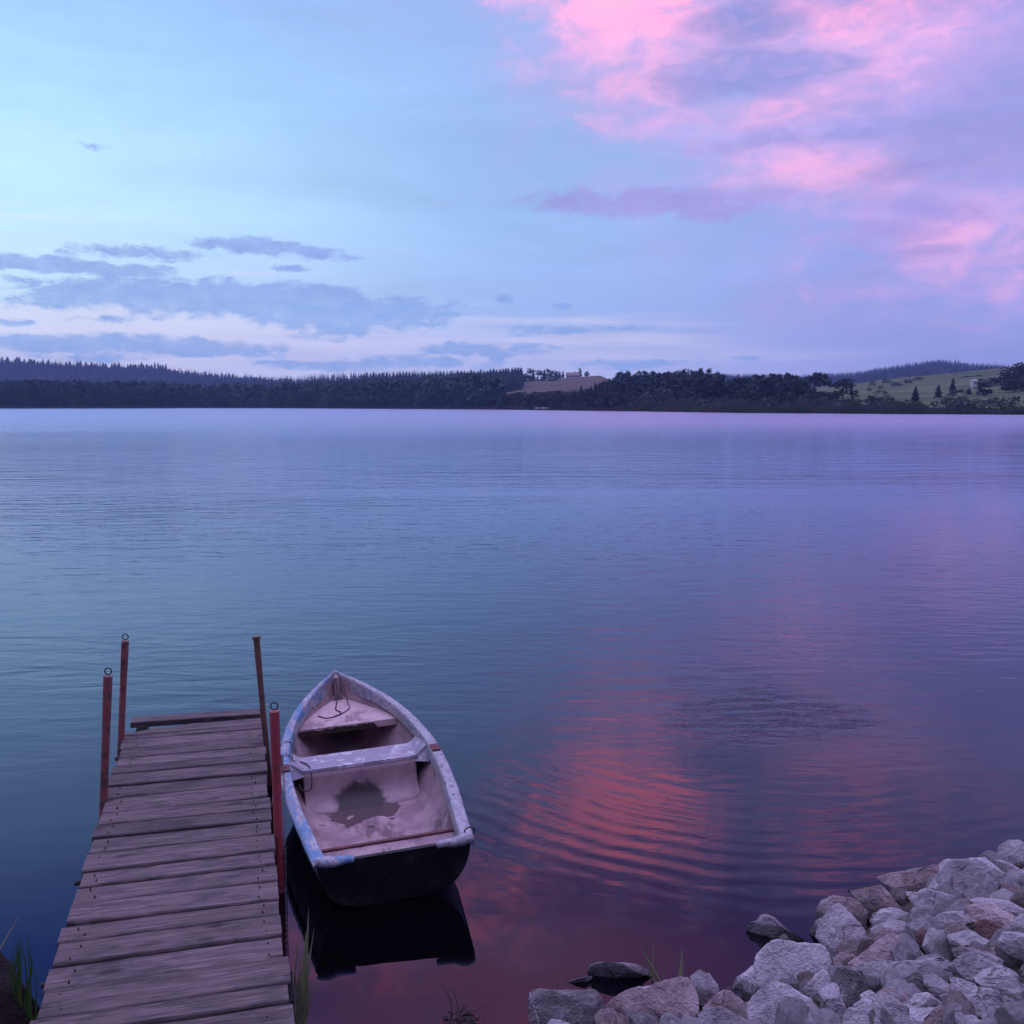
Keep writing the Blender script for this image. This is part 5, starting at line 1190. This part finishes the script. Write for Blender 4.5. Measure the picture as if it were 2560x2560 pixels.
# water and silt lying in the boat : things of their own
mp, t = material('rain_water'); t.b.inputs['Base Color'].default_value = (.10, .07, .07, 1); t.b.inputs['Roughness'].default_value = .05; t.b.inputs['IOR'].default_value = 1.333; t.b.inputs['Specular IOR Level'].default_value = .6
def floor_sheet(name, cx_, cy_, rx, ry, z, mat, label, cat, seed, th=.004):
    n = 90; vs = [(cx_, cy_, z)]
    for i in range(n):
        a = 2 * math.pi * i / n; w_ = 1 + .30 * mnoise.noise((math.cos(a) * 1.3 + seed, math.sin(a) * 1.3, seed)) + .16 * mnoise.noise((math.cos(a) * 4 + seed, math.sin(a) * 4, seed)) + .10 * mnoise.noise((math.cos(a) * 11 + seed, math.sin(a) * 11, seed))
        vs.append((cx_ + rx * w_ * math.cos(a), cy_ + ry * w_ * math.sin(a), z))
    M_ = boat.matrix_basis if False else (Matrix.Translation((BO[0], BO[1], 0)) @ boat.rotation_euler.to_matrix().to_4x4())
    vs = [tuple(M_ @ Vector(v)) for v in vs]
    o = mesh_obj(name, vs, [(0, 1 + i, 1 + (i + 1) % n) for i in range(n)], mat, loc=tuple(M_ @ Vector((cx_, cy_, z)))); tag(o, label, cat); return o
floor_sheet('rain_puddle', -.05, 1.30, .30, .22, .0345, mp, 'rain water puddle on the boat floor below the dark patch under the middle seat', 'puddle', 3)
# ------------------------------------------------------------------ mooring chain
Mb = Matrix.Translation((BO[0], BO[1], 0)) @ boat.rotation_euler.to_matrix().to_4x4()
def chain_path(pts, m, link_l=.030, wr=.0035):
    P = [Vector(p) for p in pts]; dense = []
    for i in range(len(P) - 1):
        n = max(2, int((P[i + 1] - P[i]).length / .004))
        for k in range(n): dense.append(P[i].lerp(P[i + 1], k / n))
    acc = 0; last = dense[0]; centers = [dense[0]]
    for q in dense[1:]:
        acc += (q - last).length; last = q
        if acc >= link_l * .74: centers.append(q); acc = 0
    for i, q in enumerate(centers[:-1]):
        d_ = (centers[i + 1] - q).normalized(); a = d_.cross(Vector((0, 0, 1)));
        if a.length < .1: a = d_.cross(Vector((1, 0, 0)))
        a.normalize(); b_ = a.cross(d_); w_ = a if i % 2 else b_
        w_ = (w_ + (b_ if i % 2 else a) * .35).normalized()
        loop = []
        for k in range(12):
            an = 2 * math.pi * k / 12; loop.append(q + d_ * (math.cos(an) * link_l * .5) + w_ * (math.sin(an) * link_l * .30))
        m.tube(loop, wr, 5, closed=True)
def gun(t_, off, dz): return Mb @ Vector((-(bhw(t_) - off), t_, sheer(t_) + dz))
pw = at_y(700, 1900, PB[1] + .03); pw = Vector((PB[0] + .01, PB[1] + .03, pw[2]))
def sagline(a, b, s, n=10): return [a.lerp(b, i / n) - Vector((0, 0, s * math.sin(math.pi * i / n))) for i in range(n + 1)]
M_CHAIN = mat_simple('galvanised_chain', (.16, .16, .17, 1), (.34, .34, .36, 1), 60, .4)
M_CHAIN.node_tree.nodes['Principled BSDF'].inputs['Metallic'].default_value = .6
m = MB()
chain_path([gun(1.86, .10, -.08), gun(1.85, .078, .008), gun(1.83, .04, .012), gun(1.82, -.006, .0)] + sagline(gun(1.80, -.015, -.03), pw + Vector((.005, .02, .03)), .10), m)
chain_path([gun(1.62, .095, -.05), gun(1.62, .076, .010), gun(1.61, .04, .014), gun(1.60, -.006, .0)] + sagline(gun(1.58, -.012, -.03), pw, .06), m)
chain_path([pw + Vector((.018, .0, 0)), pw + Vector((.022, 0.01, -.15)), Vector((PB[0] + .034, PB[1] + .01, .25)), Vector((PB[0] + .036, PB[1] + .01, -.05))], m, .022, .0025)
o = m.build('mooring_chain', M_CHAIN, smooth=True, loc=tuple(pw)); tag(o, 'steel chain tying the boat to the bright red pole', 'chain')

# ------------------------------------------------------------------ air
HAZE = 0.00020
mz, t = material('evening_haze'); t.n.remove(t.b)
pv_ = t.new('ShaderNodeVolumePrincipled'); pv_.inputs['Color'].default_value = (.42, .58, 1.0, 1); pv_.inputs['Density'].default_value = HAZE; pv_.inputs['Anisotropy'].default_value = .2
t.l.new(pv_.outputs[0], t.n['Material Output'].inputs['Volume'])
m = MB(); m.box((-1400, -40, -62), (1400, 2810, 135)); hz = m.build('haze', mz); tag(hz, kind='stuff')
if HAZE <= 0: bpy.data.objects.remove(hz)
